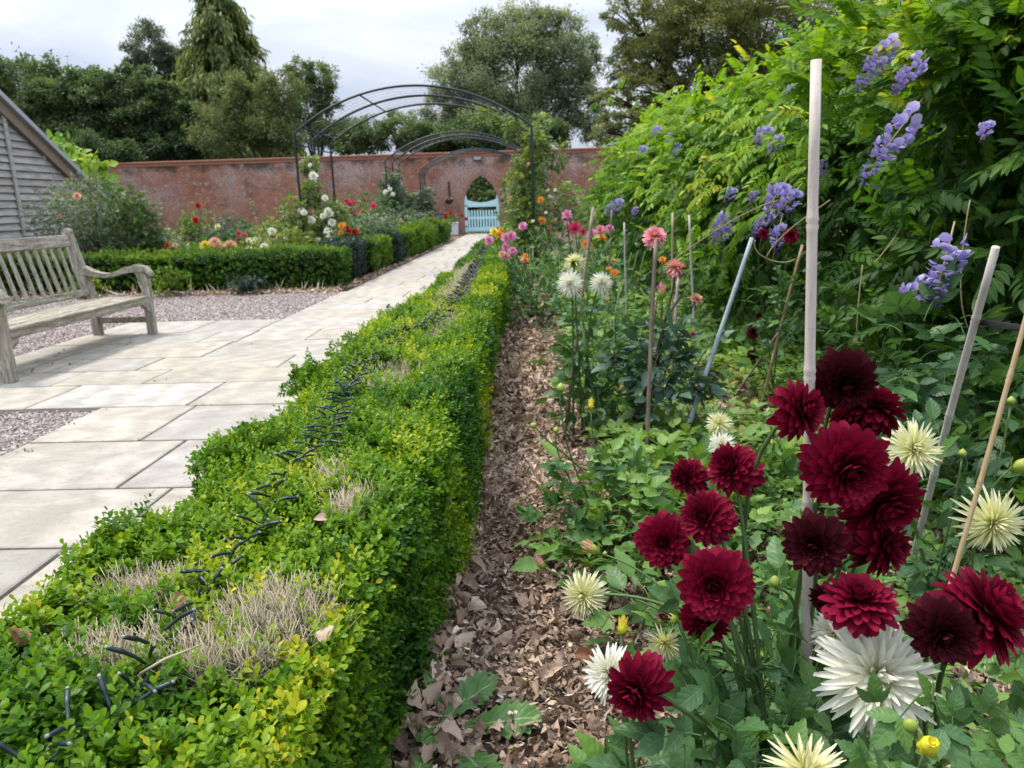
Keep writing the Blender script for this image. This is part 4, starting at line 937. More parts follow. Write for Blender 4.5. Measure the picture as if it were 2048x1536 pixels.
M['wflower'] = petal_mat('wisteria_petal', (.36, .30, .64), (.44, .38, .76), (.66, .62, .88), (.17, .09, .42), .35, .6)
def raceme(n, Ln, wid, lod):
    """a hanging truss along -Z: open pale florets above, tight violet buds towards the tip"""
    a = Acc(); ban = leaf(.026, .030, 3, 2, 'round', -.15, -.25); keel = leaf(.016, .009, 2, 2, 'obov', .9, .3); wing = leaf(.015, .008, 2, 2, 'obov', .4, .2)
    for i in range(n):
        s = (i+.5)/n; an = i*2.4; r = wid*(1-.72*s**1.3)*(.5+.5*min(1, s*6)); z = -s*Ln; k = 1.0-.55*s
        d = norm(np.array([math.cos(an), math.sin(an), -.35-.5*s])+rn(3)*.38); k *= rng.uniform(.75, 1.2); r *= rng.uniform(.7, 1.25)
        if rnd(1)[0] < .12: continue
        R = frames(d[None], np.array([[0, 0, 1.0]]))[0]; p0 = np.array([0, 0, z])+d*r*.62
        tn = .0+.95*s**1.5
        a.add(ban.tf(R @ rotx(1.05-.5*s), p0+[0, 0, .002], k, tn*.8)); a.add(keel.tf(R @ rotx(.1), p0, k, min(1, tn+.25)))
        if lod:
            for sg in (-1, 1): a.add(wing.tf(R @ rotz(-sg*.35) @ roty(sg*.7), p0, k, min(1, tn+.1)))
    return a
RA = [raceme(58, .20, .046, 1), raceme(50, .16, .042, 1), raceme(34, .11, .038, 1)]
RAm = [r.mesh('raceme', M['wflower']) for r in RA]
stalk = Acc().add(tube([[0, 0, .05], [0, 0, 0], [.002, 0, -.09], [0, .002, -.17]], [.0018, .002, .0018, .001], 5)).mesh('stalk', M['stem_tan'])
def place_raceme(par, p0, p1, key, v, k=1.0):
    Y = onmound(key, (p0[0]+p1[0])/2, (p0[1]+p1[1])/2, {41: 1.36, 43: 1.30, 45: 1.30}[key]); a_, b_ = AT(*p0, Y), AT(*p1, Y-.03); d = norm(b_-a_); L = np.linalg.norm(b_-a_)*1.06; z = -d; x = norm(np.cross(z, [0.3, 1, .1])); yv = np.cross(z, x)
    base = (.20, .16, .11)[v]; R = np.stack([x, yv, z], -1)*(L/base); R[:, :2] *= min(1.5, k*(base/L) if False else k)
    M4 = np.eye(4); M4[:3, :3] = R; M4[:3, 3] = a_
    o = link('flower_raceme', RAm[v], par); o.matrix_basis = Matrix(M4)
    s_ = link('stalk', stalk, o); s_.matrix_parent_inverse = Matrix.Identity(4)
for (p0, p1, Y, v, k) in (((1782, 88), (1716, 172), 1.88, 0, 1.15), ((1838, 118), (1792, 178), 1.86, 1, 1.1), ((1820, 232), (1728, 358), 1.72, 0, 1.0), ((1900, 482), (1872, 600), 1.50, 1, 1.25), ((1862, 572), (1795, 592), 1.50, 2, 1.0), ((1975, 250), (1965, 272), 1.9, 2, 1.2), ((1640, 325), (1650, 352), 2.4, 2, 1.2)):
    place_raceme(w_near, p0, p1, 41, v, k)
for (p0, p1, Y, v, k) in (((1565, 372), (1535, 420), 3.25, 2, 1.25), ((1590, 385), (1560, 425), 3.3, 2, 1.3), ((1540, 418), (1508, 468), 3.2, 1, 1.0), ((1560, 452), (1550, 500), 3.25, 2, 1.1), ((1462, 432), (1425, 460), 3.6, 2, 1.2), ((1455, 458), (1425, 482), 3.6, 2, 1.2), ((1535, 258), (1512, 290), 4.1, 2, 1.2), ((1558, 275), (1538, 305), 4.1, 2, 1.2), ((1590, 172), (1575, 195), 4.4, 2, 1.2), ((1468, 380), (1450, 400), 3.9, 2, 1.2), ((1510, 385), (1500, 405), 3.7, 2, 1.2)):
    place_raceme(w_mid, p0, p1, 43, v, k)
for (p0, p1, Y, v, k) in (((1388, 262), (1372, 292), 6.6, 2, 1.3), ((1365, 290), (1345, 312), 6.8, 2, 1.3), ((1388, 315), (1368, 345), 6.5, 2, 1.3), ((1395, 340), (1382, 360), 6.4, 2, 1.4), ((1345, 268), (1335, 285), 7.0, 2, 1.3), ((1318, 255), (1305, 270), 7.6, 2, 1.3), ((1290, 295), (1275, 310), 7.8, 2, 1.3), ((1240, 400), (1225, 425), 7.2, 2, 1.3), ((1220, 410), (1215, 430), 7.2, 2, 1.3), ((1272, 415), (1266, 432), 7.0, 2, 1.2)):
    place_raceme(w_far, p0, p1, 45, v, k)
# ------------------------------------------------------------------ trees beyond the wall
def ell_px(px, py, rx, ry, Y, dy=1.0):
    c = AT(px, py, Y); return c, np.array([SC(rx, c), max(SC(rx, c)*dy, .4), SC(ry, c)])
def clump_leaf(s, narrow=.55):
    return T([[0, 0, 0], [s*narrow*.5, s*.5, s*.06], [0, s, -s*.08], [-s*narrow*.5, s*.5, s*.06]], [[0, 1, 2, 3]])
def tree(label, base, ells, mat, leafn, ls, clumps=26, spread=.22, name='tree', cat='tree', group='trees beyond the brick wall', trunk_r=.22, droop=0.0, narrow=.55, bark='bark', base_t=.45, hollow=.35, limbs=True, sparse=0.0, flat=.7):
    e_ = empty(name, base, label, cat, group); a = Acc(); st = Acc(); base = np.asarray(base, float)
    tops = []; vols = np.array([r.prod() for c, r in ells]); vols = vols**.75; vols /= vols.sum(); lf = clump_leaf(ls*.64, narrow)
    cen = np.mean([c for c, r in ells], 0)
    fork = base+np.array([0, 0, max(1.0, (cen[2]-base[2])*.45)])+(cen-base)*[.3, .3, 0]
    if limbs: st.add(tube(bez(base, base+[0, 0, (fork[2]-base[2])*.5], fork-[0, 0, .3], fork, 10), np.linspace(trunk_r, trunk_r*.7, 10), 9))
    for (c, r), vf in zip(ells, vols):
        nc = max(8, int(clumps*len(ells)*vf*2.2)); spread_ = spread*.72; nl = max(60, int(leafn*vf*2.0))
        u = norm(rn(nc, 3)); rad = hollow+(1-hollow)*rnd(nc)**.6; cc = c+u*r*rad[:, None]*.9
        cs = np.mean(r)*spread_*rng.uniform(.7, 1.4, nc)
        ci = rng.integers(0, nc, nl); q = norm(rn(nl, 3))*(rnd(nl)**.45)[:, None]; P = cc[ci]+q*cs[ci][:, None]*np.array([1, 1, flat])*1.25
        strag = rnd(nl) < sparse*.8; P[strag] += (rn(strag.sum(), 3)*np.minimum(r, 2.5)*.10)
        up = P[:, 2] > base[2]+.3; P, ci, q = P[up], ci[up], q[up]; nl = len(P)
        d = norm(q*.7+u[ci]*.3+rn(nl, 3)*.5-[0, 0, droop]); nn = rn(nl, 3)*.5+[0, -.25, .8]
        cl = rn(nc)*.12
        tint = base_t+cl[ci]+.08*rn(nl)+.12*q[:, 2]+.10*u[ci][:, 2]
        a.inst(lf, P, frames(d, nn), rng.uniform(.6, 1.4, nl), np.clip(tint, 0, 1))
        if limbs:
            mid = fork+(c-fork)*.55+rn(3)*r*.12
            st.add(tube(bez(fork-[0, 0, .4], fork+(mid-fork)*.4+[0, 0, r[2]*.15], mid, c, 9), np.linspace(trunk_r*.5, trunk_r*.16, 9), 6))
            for j in rng.choice(nc, min(nc, 9), False): st.add(tube(bez(mid+(c-mid)*.3, mid+(c-mid)*.6, cc[j]*.6+c*.4, cc[j], 6), np.linspace(trunk_r*.16, trunk_r*.04, 6), 4))
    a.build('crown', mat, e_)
    if limbs: st.build('trunk', M[bark], e_)
    return e_
def tm(name, stops, trans=.36, k=1.22): return leaf_mat(name, [(p, tuple(x*k for x in c)) for p, c in stops], trans, .55, .25)
TM = {'dark': tm('dark_tree_leaf', [(0, (.024, .045, .026)), (.5, (.062, .105, .045)), (1, (.15, .21, .08))]),
      'mid': tm('mid_tree_leaf', [(0, (.035, .065, .03)), (.5, (.095, .15, .06)), (1, (.20, .26, .10))]),
      'blue': tm('bluish_tree_leaf', [(0, (.035, .055, .042)), (.5, (.085, .12, .085)), (1, (.16, .20, .13))]),
      'gold': tm('golden_conifer_leaf', [(0, (.03, .055, .018)), (.5, (.105, .14, .042)), (1, (.25, .27, .08))]),
      'holm': tm('grey_green_leaf', [(0, (.055, .085, .055)), (.5, (.15, .195, .12)), (1, (.33, .37, .22))]),
      'olive': tm('olive_tree_leaf', [(0, (.055, .07, .026)), (.5, (.155, .18, .065)), (1, (.31, .32, .12))]),
      'thin': tm('thin_tree_leaf', [(0, (.06, .08, .035)), (.5, (.14, .175, .07)), (1, (.26, .28, .12))])}
E_ = ell_px
gb = lambda px, Y: np.array([AT(px, 430, Y)[0], Y, 0.0])
tree('broad feathery tree above the timber building, its top showing sky through it', gb(60, 40), [E_(-40, 220, 110, 120, 40), E_(60, 190, 100, 95, 40), E_(150, 230, 80, 95, 40), E_(40, 290, 110, 75, 40), E_(-60, 150, 70, 55, 40), E_(190, 185, 55, 60, 40)], TM['dark'], 26000, .26, 26, .2, sparse=.3, base_t=.48)
tree('tall round-headed bluish tree rising behind the dark trees left of the conifer', gb(300, 52), [E_(298, 95, 52, 55, 52), E_(268, 125, 32, 40, 52), E_(335, 130, 38, 40, 52), E_(375, 125, 32, 45, 52), E_(310, 190, 70, 55, 52)], TM['blue'], 14000, .27, 22, .22, narrow=.4, sparse=.2, base_t=.5)
tree('dense dark green tree filling the middle of the row, left of the conifer', gb(230, 37), [E_(165, 195, 65, 60, 37), E_(230, 215, 85, 75, 37), E_(300, 235, 80, 70, 37), E_(200, 290, 90, 60, 37), E_(330, 290, 80, 55, 37), E_(120, 280, 60, 60, 37), E_(265, 170, 55, 40, 37), E_(380, 290, 70, 50, 37), E_(110, 195, 60, 50, 37), E_(200, 180, 60, 42, 37), E_(330, 195, 50, 45, 37), E_(370, 235, 55, 45, 37), E_(60, 250, 60, 60, 37)], TM['dark'], 44000, .23, 30, .2, base_t=.48, sparse=.08)
# conifer with hanging sprays in tiers
cb_ = gb(462, 43); con = empty('conifer', cb_, 'tall pointed golden-green conifer with drooping sprays, standing above the other trees', 'tree', 'trees beyond the brick wall')
a = Acc(); lf = clump_leaf(.42, .30); ztop = AT(452, -40, 43)[2]; ax0 = AT(455, 200, 43)
for i in range(470):
    s = min(1, max(0, (round(rnd(1)[0]**.8*15)+rn(1)[0]*.16)/15)); z = ztop-(ztop-2.0)*s; Rm = (.55+4.1*s**.85)*rng.uniform(.42, 1.13); an = rnd(1)[0]*2*PI
    c_ = np.array([ax0[0]+Rm*math.cos(an), 43+Rm*math.sin(an), z]); n = 75
    o_ = np.array([math.cos(an), math.sin(an), 0]); t_ = rnd(n)
    P = c_+rn(n, 3)*[.16, .16, .12]-np.outer(t_, o_)*.7+np.outer((1-t_)**2, [0, 0, -1.0])*rng.uniform(.5, 1.2)+np.outer(t_, [0, 0, .25])
    d = norm(np.array([0, 0, -1.0])+o_*.45+rn(n, 3)*.3); nn = o_+rn(n, 3)*.5+[0, 0, .3]
    a.inst(lf, P, frames(d, nn), rng.uniform(.5, 1.25, n), np.clip(.52+.16*rn(1)[0]+.08*rn(n)+.2*t_, 0, 1))
a.build('crown', TM['gold'], con); Acc().add(tube([cb_, cb_+[0, 0, 6], [ax0[0], 43, ztop-.6]], [.4, .3, .05], 9)).build('trunk', M['bark_dark'], con)
tree('thin yellowish tree with bare pale twigs in front of the conifer', gb(540, 35), [E_(470, 190, 45, 55, 35), E_(520, 235, 55, 70, 35), E_(560, 190, 50, 60, 35), E_(550, 270, 70, 40, 35), E_(440, 260, 60, 60, 35)], TM['thin'], 13000, .20, 22, .24, sparse=.35, trunk_r=.14, base_t=.30, narrow=.4)
tree('loose willowy tree with sky showing through, right of the conifer', gb(640, 39), [E_(600, 145, 30, 32, 39), E_(640, 160, 38, 42, 39), E_(660, 200, 30, 36, 39), E_(610, 215, 45, 50, 39), E_(650, 265, 50, 38, 39), E_(690, 270, 45, 42, 39), E_(585, 190, 25, 40, 39)], TM['mid'], 10500, .22, 20, .24, sparse=.4, narrow=.4, trunk_r=.15, base_t=.52)
tree('low scrubby bushes of pale twiggy growth behind the wall under the first arch', gb(760, 36), [E_(740, 270, 45, 38, 36), E_(800, 262, 50, 42, 36), E_(700, 285, 40, 30, 36), E_(850, 280, 50, 35, 36)], TM['mid'], 8500, .19, 20, .24, sparse=.35, trunk_r=.1, base_t=.40, name='scrub_bush', cat='bush')
tree('large airy grey-green tree in the centre behind the rose arches', gb(1040, 42), [E_(1030, 165, 140, 110, 42), E_(930, 160, 75, 75, 42), E_(1120, 130, 85, 95, 42), E_(1030, 75, 100, 65, 42), E_(890, 220, 60, 55, 42), E_(1160, 220, 60, 75, 42), E_(970, 90, 60, 55, 42), E_(1100, 60, 60, 45, 42), E_(1000, 245, 130, 50, 42), E_(1185, 130, 35, 60, 42)], TM['holm'], 56000, .22, 26, .2, sparse=.6, base_t=.5, narrow=.45, bark='bark_dark')
tree('dark dense tree low behind the wall above the gateway', gb(960, 37), [E_(960, 275, 120, 38, 37), E_(1080, 270, 70, 45, 37), E_(880, 290, 70, 28, 37)], TM['dark'], 13000, .22, 26, .24, base_t=.36, trunk_r=.16)
tree('wide olive-brown tree with dark forking trunks on the right behind the wisteria', gb(1480, 33), [E_(1300, 90, 75, 55, 33), E_(1400, 50, 120, 75, 33), E_(1530, 60, 120, 90, 33), E_(1310, 170, 70, 48, 33), E_(1420, 150, 90, 55, 33), E_(1260, 230, 75, 38, 33), E_(1225, 195, 45, 22, 33), E_(1560, 150, 100, 60, 33), E_(1350, 225, 90, 40, 33), E_(1250, 20, 60, 45, 33), E_(1640, 60, 90, 110, 33), E_(1480, 0, 150, 60, 33), E_(1215, 265, 45, 35, 33), E_(1500, 225, 120, 40, 33), E_(1290, 120, 70, 50, 33), E_(1480, 130, 90, 70, 33), E_(1350, 10, 90, 50, 33)], TM['olive'], 62000, .17, 34, .2, base_t=.52, trunk_r=.34, narrow=.5, bark='bark_dark', sparse=.12, flat=.5)
tree('dark shadowy conifer at the upper right behind the nearest wisteria', gb(1700, 30), [E_(1690, 60, 70, 90, 30), E_(1740, 10, 70, 70, 30), E_(1700, 150, 80, 70, 30), E_(1790, 80, 90, 120, 30)], TM['dark'], 17000, .17, 26, .22, base_t=.38, narrow=.35, droop=.5)
ced = empty('cedar_tree', gb(1330, 47), 'dark cedar with flat drooping branches showing in the sky gap beside the olive-brown tree', 'tree', 'trees beyond the brick wall')
a = Acc(); lf = clump_leaf(.28, .22); st = Acc()
for (px0, py0, px1, py1) in ((1330, 90, 1212, 118), (1330, 75, 1240, 92), (1330, 150, 1205, 182), (1330, 250, 1170, 272), (1300, 130, 1218, 150)):
    A_, B_ = AT(px0, py0, 47), AT(px1, py1, 47); st.add(tube([A_, (A_+B_)/2+[0, 0, .2], B_], [.12, .07, .02], 5))
    n = 900; t_ = rnd(n); P = A_+np.outer(t_, B_-A_)+np.outer(np.sin(t_*PI), [0, 0, .2])+rn(n, 3)*np.array([.2, .5, .14])-[0, 0, .15]
    a.inst(lf, P, frames(rn(n, 3)*.6+[-.6, 0, -.5], rn(n, 3)*.4+[0, 0, 1]), rng.uniform(.6, 1.3, n), np.clip(.3+.1*rn(n), 0, 1))
st.add(tube([gb(1330, 47), gb(1330, 47)+[0, 0, 14]], [.5, .15], 8))
a.build('crown', TM['blue'], ced); st.build('trunk', M['bark_dark'], ced)
tree('dark green shrubbery seen through the open top of the gateway', np.array([GX, 36, 0]), [(np.array([GX-.2, 34.5, 1.3]), np.array([2.4, .8, 1.7])), (np.array([GX+.6, 33.8, .8]), np.array([1.6, .7, 1.1]))], TM['mid'], 9000, .24, 60, .3, base_t=.4, name='shrub', cat='shrub', trunk_r=.06)
tree('dark ivy-like tree hanging over the left end of the brick wall', gb(210, 31), [E_(215, 330, 42, 30, 31), E_(245, 310, 40, 32, 31), E_(180, 310, 40, 45, 31)], TM['dark'], 4500, .2, 24, .3, base_t=.38, name='tree', trunk_r=.08)
# vine scrambling behind the roof edge of the timber building
e_ = empty('climbing_vine', AT(195, 470, 16.4)*[1, 1, 0], 'bright green large-leaved vine growing behind the sloping roof edge', 'vine'); a = Acc()
vl = leaf(.2, .2, 3, 2, 'round', .2, .15, .3)
for (px, py, r_, n, tn) in ((120, 292, 20, 45, .5), (148, 318, 24, 70, .85), (175, 345, 26, 80, .8), (195, 330, 18, 50, .95), (200, 372, 26, 80, .55), (212, 405, 24, 80, .4), (205, 435, 28, 70, .3), (165, 330, 22, 40, .6), (225, 385, 16, 40, .35)):
    c_ = AT(px, py, 16.3); s = SC(r_, c_); P = c_+rn(n, 3)*s*.6; d = rn(n, 3)*.6+[.2, -.5, -.4]; a.inst(vl, P, frames(d, rn(n, 3)*.4+[.2, -.8, .7]), rng.uniform(.5, 1.0, n), np.clip(tn+.15*rn(n), 0, 1))
a.build('foliage', M['fig'], e_); Acc().add(tube([e_.location, AT(205, 400, 16.4), AT(150, 315, 16.4)], [.03, .025, .012], 6)).build('stem', M['bark'], e_)
# ------------------------------------------------------------------ dahlia blooms
M['p_red'] = petal_mat('crimson_petal', (.022, .001, .004), (.125, .002, .013), (.23, .004, .030), (.022, .002, .006), .16, .62, .10)
M['p_dark'] = petal_mat('maroon_petal', (.012, .0015, .004), (.034, .003, .007), (.065, .006, .012), (.013, .003, .005), .08, .68, .08)
M['p_white'] = petal_mat('white_petal', (.68, .66, .30), (.80, .79, .66), (.85, .84, .76), (.55, .48, .28), .3, .5, .2)
M['p_cream'] = petal_mat('pale_yellow_petal', (.62, .62, .14), (.76, .75, .40), (.80, .79, .56), (.5, .40, .2), .3, .5, .2)
M['p_pink'] = petal_mat('pink_petal', (.74, .36, .22), (.74, .26, .28), (.78, .36, .42), (.6, .40, .2), .28, .5, .2)
M['p_mauve'] = petal_mat('mauve_pink_petal', (.78, .45, .12), (.70, .22, .42), (.74, .34, .58), (.7, .4, .2), .28, .5, .2)
M['p_hot'] = petal_mat('hot_pink_petal', (.50, .02, .07), (.62, .035, .13), (.66, .07, .20), (.4, .1, .1), .25, .5, .2)
M['p_orange'] = petal_mat('orange_petal', (.70, .20, .02), (.76, .27, .03), (.80, .36, .07), (.6, .3, .1), .28, .5, .2)
M['p_yellow'] = petal_mat('yellow_petal', (.70, .50, .03), (.74, .58, .05), (.78, .66, .12), (.6, .4, .1), .28, .5, .2)
M['p_peach'] = petal_mat('peach_petal', (.74, .45, .16), (.76, .40, .24), (.80, .50, .36), (.6, .4, .2), .28, .5, .2)
M['p_scarlet'] = petal_mat('scarlet_petal', (.30, .008, .008), (.42, .014, .012), (.48, .03, .03), (.3, .05, .03), .2, .5, .2)
M['centre'] = plain('flower_centre', (.50, .32, .03), .7, .1, .4, 90)
M['calyx'] = leaf_mat('sepal', [(0, (.10, .17, .03)), (1, (.22, .30, .05))], .2, .5, .3)
def petal(L, W, na, nc, kind, cup, curl, twist=0.0):
    s = 1-(1-np.linspace(0, 1, na+1))**1.55; u = np.linspace(-1, 1, nc+1); V = []; LV = []
    for si in s:
        if kind == 'deco': w = min(1, .40+1.1*si)*math.sqrt(max(.012, 1-max(0, (si-.62)/.385)**2))
        elif kind == 'spiky': w = (.55+.75*si)*max(.04, (1-si**1.5))**.6*1.05
        else: w = (.5+.6*si)*math.sqrt(max(.03, 1-si**4))
        for uj in u:
            th = uj*cup*(1.15-.55*si); x = math.sin(th)/max(cup, .3)*w*W*.5*1.1; z = (1-math.cos(th))/max(cup, .3)*w*W*.5
            y = si*L; zz = z+curl*si*si*L; tw = twist*si
            V.append([x*math.cos(tw)-z*math.sin(tw), y, zz+x*math.sin(tw)]); LV.append([uj, si, 0])
    n = nc+1; F = [[i*n+j, i*n+j+1, (i+1)*n+j+1, (i+1)*n+j] for i in range(na) for j in range(nc)]
    return T(V, F, LV)
def bloom(n, kind, lo=False, W=.42, cup=.75, open_=1.0, droopf=-22, seed=0, age=0.0, inner=.28, yl=.10, disc=False):
    g = np.random.default_rng(seed+500); a = Acc(); lop, phi = g.uniform(6, 20), g.uniform(0, 6.28); na, nc = (4, 2) if lo else (7, 4)
    for i in range(n):
        t = ((i+.5)/n)**.85; an = i*2.39996+g.normal()*.05
        if open_ < 1 and g.random() < (1-open_)*t*.6: continue
        el = R_(84+(droopf-84)*t**(1.15 if kind == 'deco' else .9)+g.normal()*(6.5 if kind == 'deco' else 7)-lop*max(0, math.cos(an-phi))*t); L = (inner+(1-inner)*t**.75)*g.uniform(.93, 1.06)
        if i > n*.75: L *= g.uniform(.86, 1.05)
        wk = W*(.5+.5*t)*g.uniform(.9, 1.1)*(1 if kind != 'deco' else 1)
        cu_ = (.24*(1-t)+(-.10 if kind == 'deco' else .10*g.normal())*t) if kind != 'spiky' else (.16*(1-t)**.8+.5*max(0, 1-t*3)+.20*g.normal()*.6-.08*t)
        p = petal(L*.93, wk, na, nc, kind, cup*(1.25-.75*t) if kind == 'deco' else cup, cu_, g.normal()*(.06 if kind == 'deco' else .25))
        Rm = rotz(an) @ rotx(el)
        rb = .04+.10*t; p0 = np.array([-math.sin(an)*rb, math.cos(an)*rb, .16*(1-t)-.02])
        tn = age*(1 if g.random() < .55 else .3)+(.5*max(0, 1-t*2.6) if kind == 'deco' and age < 2 else 0)
        a.add(p.tf(Rm, p0, 1.0, tn), 0)
    for k in range(10):                     # sepals behind
        an = k*2*PI/10; lf = leaf(.36, .15, 3, 2, 'ovate', .2, .3); a.add(lf.tf(rotz(an) @ rotx(R_(-30 if k % 2 else -62)), (0, 0, -.07), 1.0, g.random()), 1)
    an = np.linspace(0, 2*PI, 9)[:-1]
    a.add(tube([[0, 0, -.22], [0, 0, -.14], [0, 0, -.04], [0, 0, .05]], [.035, .09, .15, .05], 8, .3), 1)
    if disc: a.add(tube([[0, 0, .02], [0, 0, .10], [0, 0, .14]], [.30, .26, .10], 12, .3), 2)
    return a
BL = {}
def defbloom(key, mat, n, **kw): BL[key] = bloom(n, **kw).mesh('bloom', [M[mat], M['calyx'], M['centre']])
defbloom('red0', 'p_red', 165, kind='deco', W=.41, cup=.8, seed=1, droopf=-48)
defbloom('red1', 'p_red', 140, kind='deco', W=.40, cup=.9, seed=2, droopf=-62, age=.1)
defbloom('red2', 'p_red', 105, kind='deco', W=.42, cup=.8, open_=.8, seed=3, droopf=-35)
defbloom('red3', 'p_red', 150, kind='deco', W=.39, cup=1.0, seed=4, droopf=-78, age=.22)
defbloom('red4', 'p_red', 130, kind='deco', W=.42, cup=.7, seed=41, droopf=-30, age=.05)
defbloom('red5', 'p_red', 118, kind='deco', W=.40, cup=1.0, seed=43, droopf=-70, age=.35, open_=.9)
defbloom('dark0', 'p_dark', 130, kind='deco', W=.40, cup=.8, seed=5, droopf=-35)
defbloom('dark1', 'p_dark', 90, kind='deco', W=.42, cup=.85, seed=6, open_=.85, droopf=-30)
defbloom('white0', 'p_white', 150, kind='spiky', W=.22, cup=1.1, seed=7, droopf=-30, inner=.3)
defbloom('cream0', 'p_cream', 150, kind='spiky', W=.18, cup=1.2, seed=8, droopf=-38, inner=.25)
defbloom('cream1', 'p_cream', 150, kind='spiky', W=.17, cup=1.2, seed=9, droopf=-55, inner=.25, age=.05)
defbloom('cream2', 'p_cream', 70, kind='spiky', W=.17, cup=1.3, seed=10, droopf=-15, inner=.3, age=.35)
defbloom('white1', 'p_white', 160, kind='spiky', W=.15, cup=1.3, seed=11, droopf=-48, inner=.25)
defbloom('pink0', 'p_pink', 120, kind='deco', W=.26, cup=1.0, seed=12, droopf=-45)
defbloom('pink1', 'p_pink', 90, kind='deco', W=.26, cup=1.0, seed=13, droopf=-75, age=.4)
lo = dict(lo=True)
for key, mat, n, kw in (('mauve', 'p_mauve', 60, dict(kind='deco', W=.38, seed=20, droopf=-20)), ('mauved', 'p_mauve', 34, dict(kind='deco', W=.40, seed=21, droopf=5, disc=True, inner=.6)), ('hot', 'p_hot', 80, dict(kind='spiky', W=.18, cup=1.4, seed=22)),
                        ('orange', 'p_orange', 46, dict(kind='spiky', W=.30, cup=.9, seed=23, droopf=-5)), ('yellow', 'p_yellow', 60, dict(kind='deco', W=.4, seed=24)), ('peach', 'p_peach', 60, dict(kind='deco', W=.4, seed=25)),
                        ('scarlet', 'p_scarlet', 56, dict(kind='deco', W=.42, seed=26)), ('whitelo', 'p_white', 46, dict(kind='deco', W=.44, seed=27)), ('redlo', 'p_red', 60, dict(kind='deco', W=.42, seed=28)), ('darklo', 'p_dark', 60, dict(kind='deco', W=.42, seed=29, droopf=-50)), ('pinklo', 'p_pink', 60, dict(kind='deco', W=.4, seed=30)), ('paleyellow', 'p_cream', 50, dict(kind='deco', W=.4, seed=31))):
    defbloom(key, mat, n, lo=True, **kw)
def bud(mat_tip, k=0):
    a = Acc(); s = np.linspace(0, 1, 8); r = (.30 if k else .42)*np.sin(PI*np.clip(s, .04, .97))**.7
    a.add(tube(np.stack([s*0, s*0, s*1.0], 1), r, 12, .4), 0)
    for j in range(8):
        lf = leaf(.62, .3, 3, 2, 'ovate', .3, -.35); a.add(lf.tf(rotz(j*PI/4) @ rotx(R_(62 if j % 2 else 15)), (0, 0, .02), 1.0, .5), 1)
    if k == 2:
        for j in range(13): a.add(petal(1.02-.02*(j % 3), .42, 6, 4, 'deco', .8, .42).tf(rotz(j*2.4) @ rotx(R_(97-j*.9)), (-.34*math.sin(j*2.4)*(1-j*.02), .34*math.cos(j*2.4)*(1-j*.02), .10), 1.0, .5*(j % 3)), 2)
    elif k:
        for j in range(14): a.add(petal(1.05-.02*j, .26, 4, 2, 'spiky', 1.2, .25).tf(rotz(j*2.4) @ rotx(R_(83-2.0*j)), (-.16*math.sin(j*2.4), .16*math.cos(j*2.4), .30)), 2)
    return a
M['p_bud'] = petal_mat('yellow_bud_petal', (.42, .48, .04), (.66, .60, .03), (.74, .66, .05), (.62, .52, .02), .15, .5, .25); M['bud_green'] = plain('bud_green', (.25, .32, .05), .45, .4, .2, 30); M['bud_yellow'] = plain('bud_yellow', (.62, .56, .03), .45, .4, .25, 40)
BUD = {'green': bud(0).mesh('bud', [M['bud_green'], M['calyx']]), 'yellow': bud(0, 2).mesh('bud', [M['bud_yellow'], M['calyx'], M['p_bud']]),
       'half': bud(0, 1).mesh('bud', [M['bud_green'], M['calyx'], M['p_peach']]), 'halfy': bud(0, 1).mesh('bud', [M['bud_yellow'], M['calyx'], M['p_yellow']]), 'dark': bud(0, 1).mesh('bud', [M['bud_green'], M['calyx'], M['p_dark']]), 'pink': bud(0, 1).mesh('bud', [M['bud_green'], M['calyx'], M['p_pink']])}
def zrot(face, spin=None):
    z = norm(np.asarray(face, float)); x = norm(np.cross(z, [.13, .31, .94])); y = np.cross(z, x); a_ = rnd(1)[0]*6.28 if spin is None else spin
    return np.stack([x*math.cos(a_)+y*math.sin(a_), y*math.cos(a_)-x*math.sin(a_), z], -1)
# compound leaves
def dleaf(n_lf, Ls, hi, serr=.14, wide=.55):
    ts = []; nl, nw = (12, 4) if hi == 2 else (6, 2) if hi == 1 else (3, 2)
    lf = lambda L: leaf(L, L*wide, nl, nw, 'ovate', .2, .18, serr if hi else 0, .05 if hi == 2 else 0, .06*rn(1)[0])
    pl = Ls*.75; s = np.linspace(0, 1, 4); ts.append(tube(np.stack([s*0, s*pl, -.05*s*s], 1), [.0021, .0018, .0016, .0012], 4, .12, False))
    ts.append(lf(Ls).tf(rotx(-.15), (0, pl, -.05*.9)))
    if n_lf >= 3:
        for sg in (-1, 1): ts.append(lf(Ls*.8).tf(rotz(-sg*.95) @ rotx(-.1) @ roty(sg*.2), (0, pl*.92, -.05*.8)))
    if n_lf >= 5:
        for sg in (-1, 1): ts.append(lf(Ls*.62).tf(rotz(-sg*1.15) @ rotx(-.1) @ roty(sg*.2), (0, pl*.5, -.05*.25)))
    return join(ts)
DL = {2: [dleaf(3, .085, 2), dleaf(5, .085, 2), dleaf(3, .075, 2), dleaf(1, .10, 2)], 1: [dleaf(3, .08, 1), dleaf(5, .08, 1), dleaf(1, .10, 1)], 0: [dleaf(3, .09, 0, 0), dleaf(1, .11, 0, 0)]}
def bush(acc, c, r, n, lod, k=1.0, tint=.45, out=.8, up=.25, tm=None):
    c = np.asarray(c, float); u = norm(rn(n, 3)); P = c+u*np.asarray(r)*(rnd(n)**.4)[:, None]*.9; P[:, 2] = np.maximum(P[:, 2], .015)
    d = (P-c)*np.array([1, 1, .5])/np.asarray(r)*out+rn(n, 3)*.35+[0, 0, up]; nn = rn(n, 3)*.35+[0, 0, 1.0]+(P-c)/np.asarray(r)*.3
    put(acc, tm or DL[lod], P, d, nn, k*rng.uniform(.6, 1.15, n), np.clip(tint+.13*rn(n)+.10*(P[:, 2]-c[2])/r[2], 0, .97))
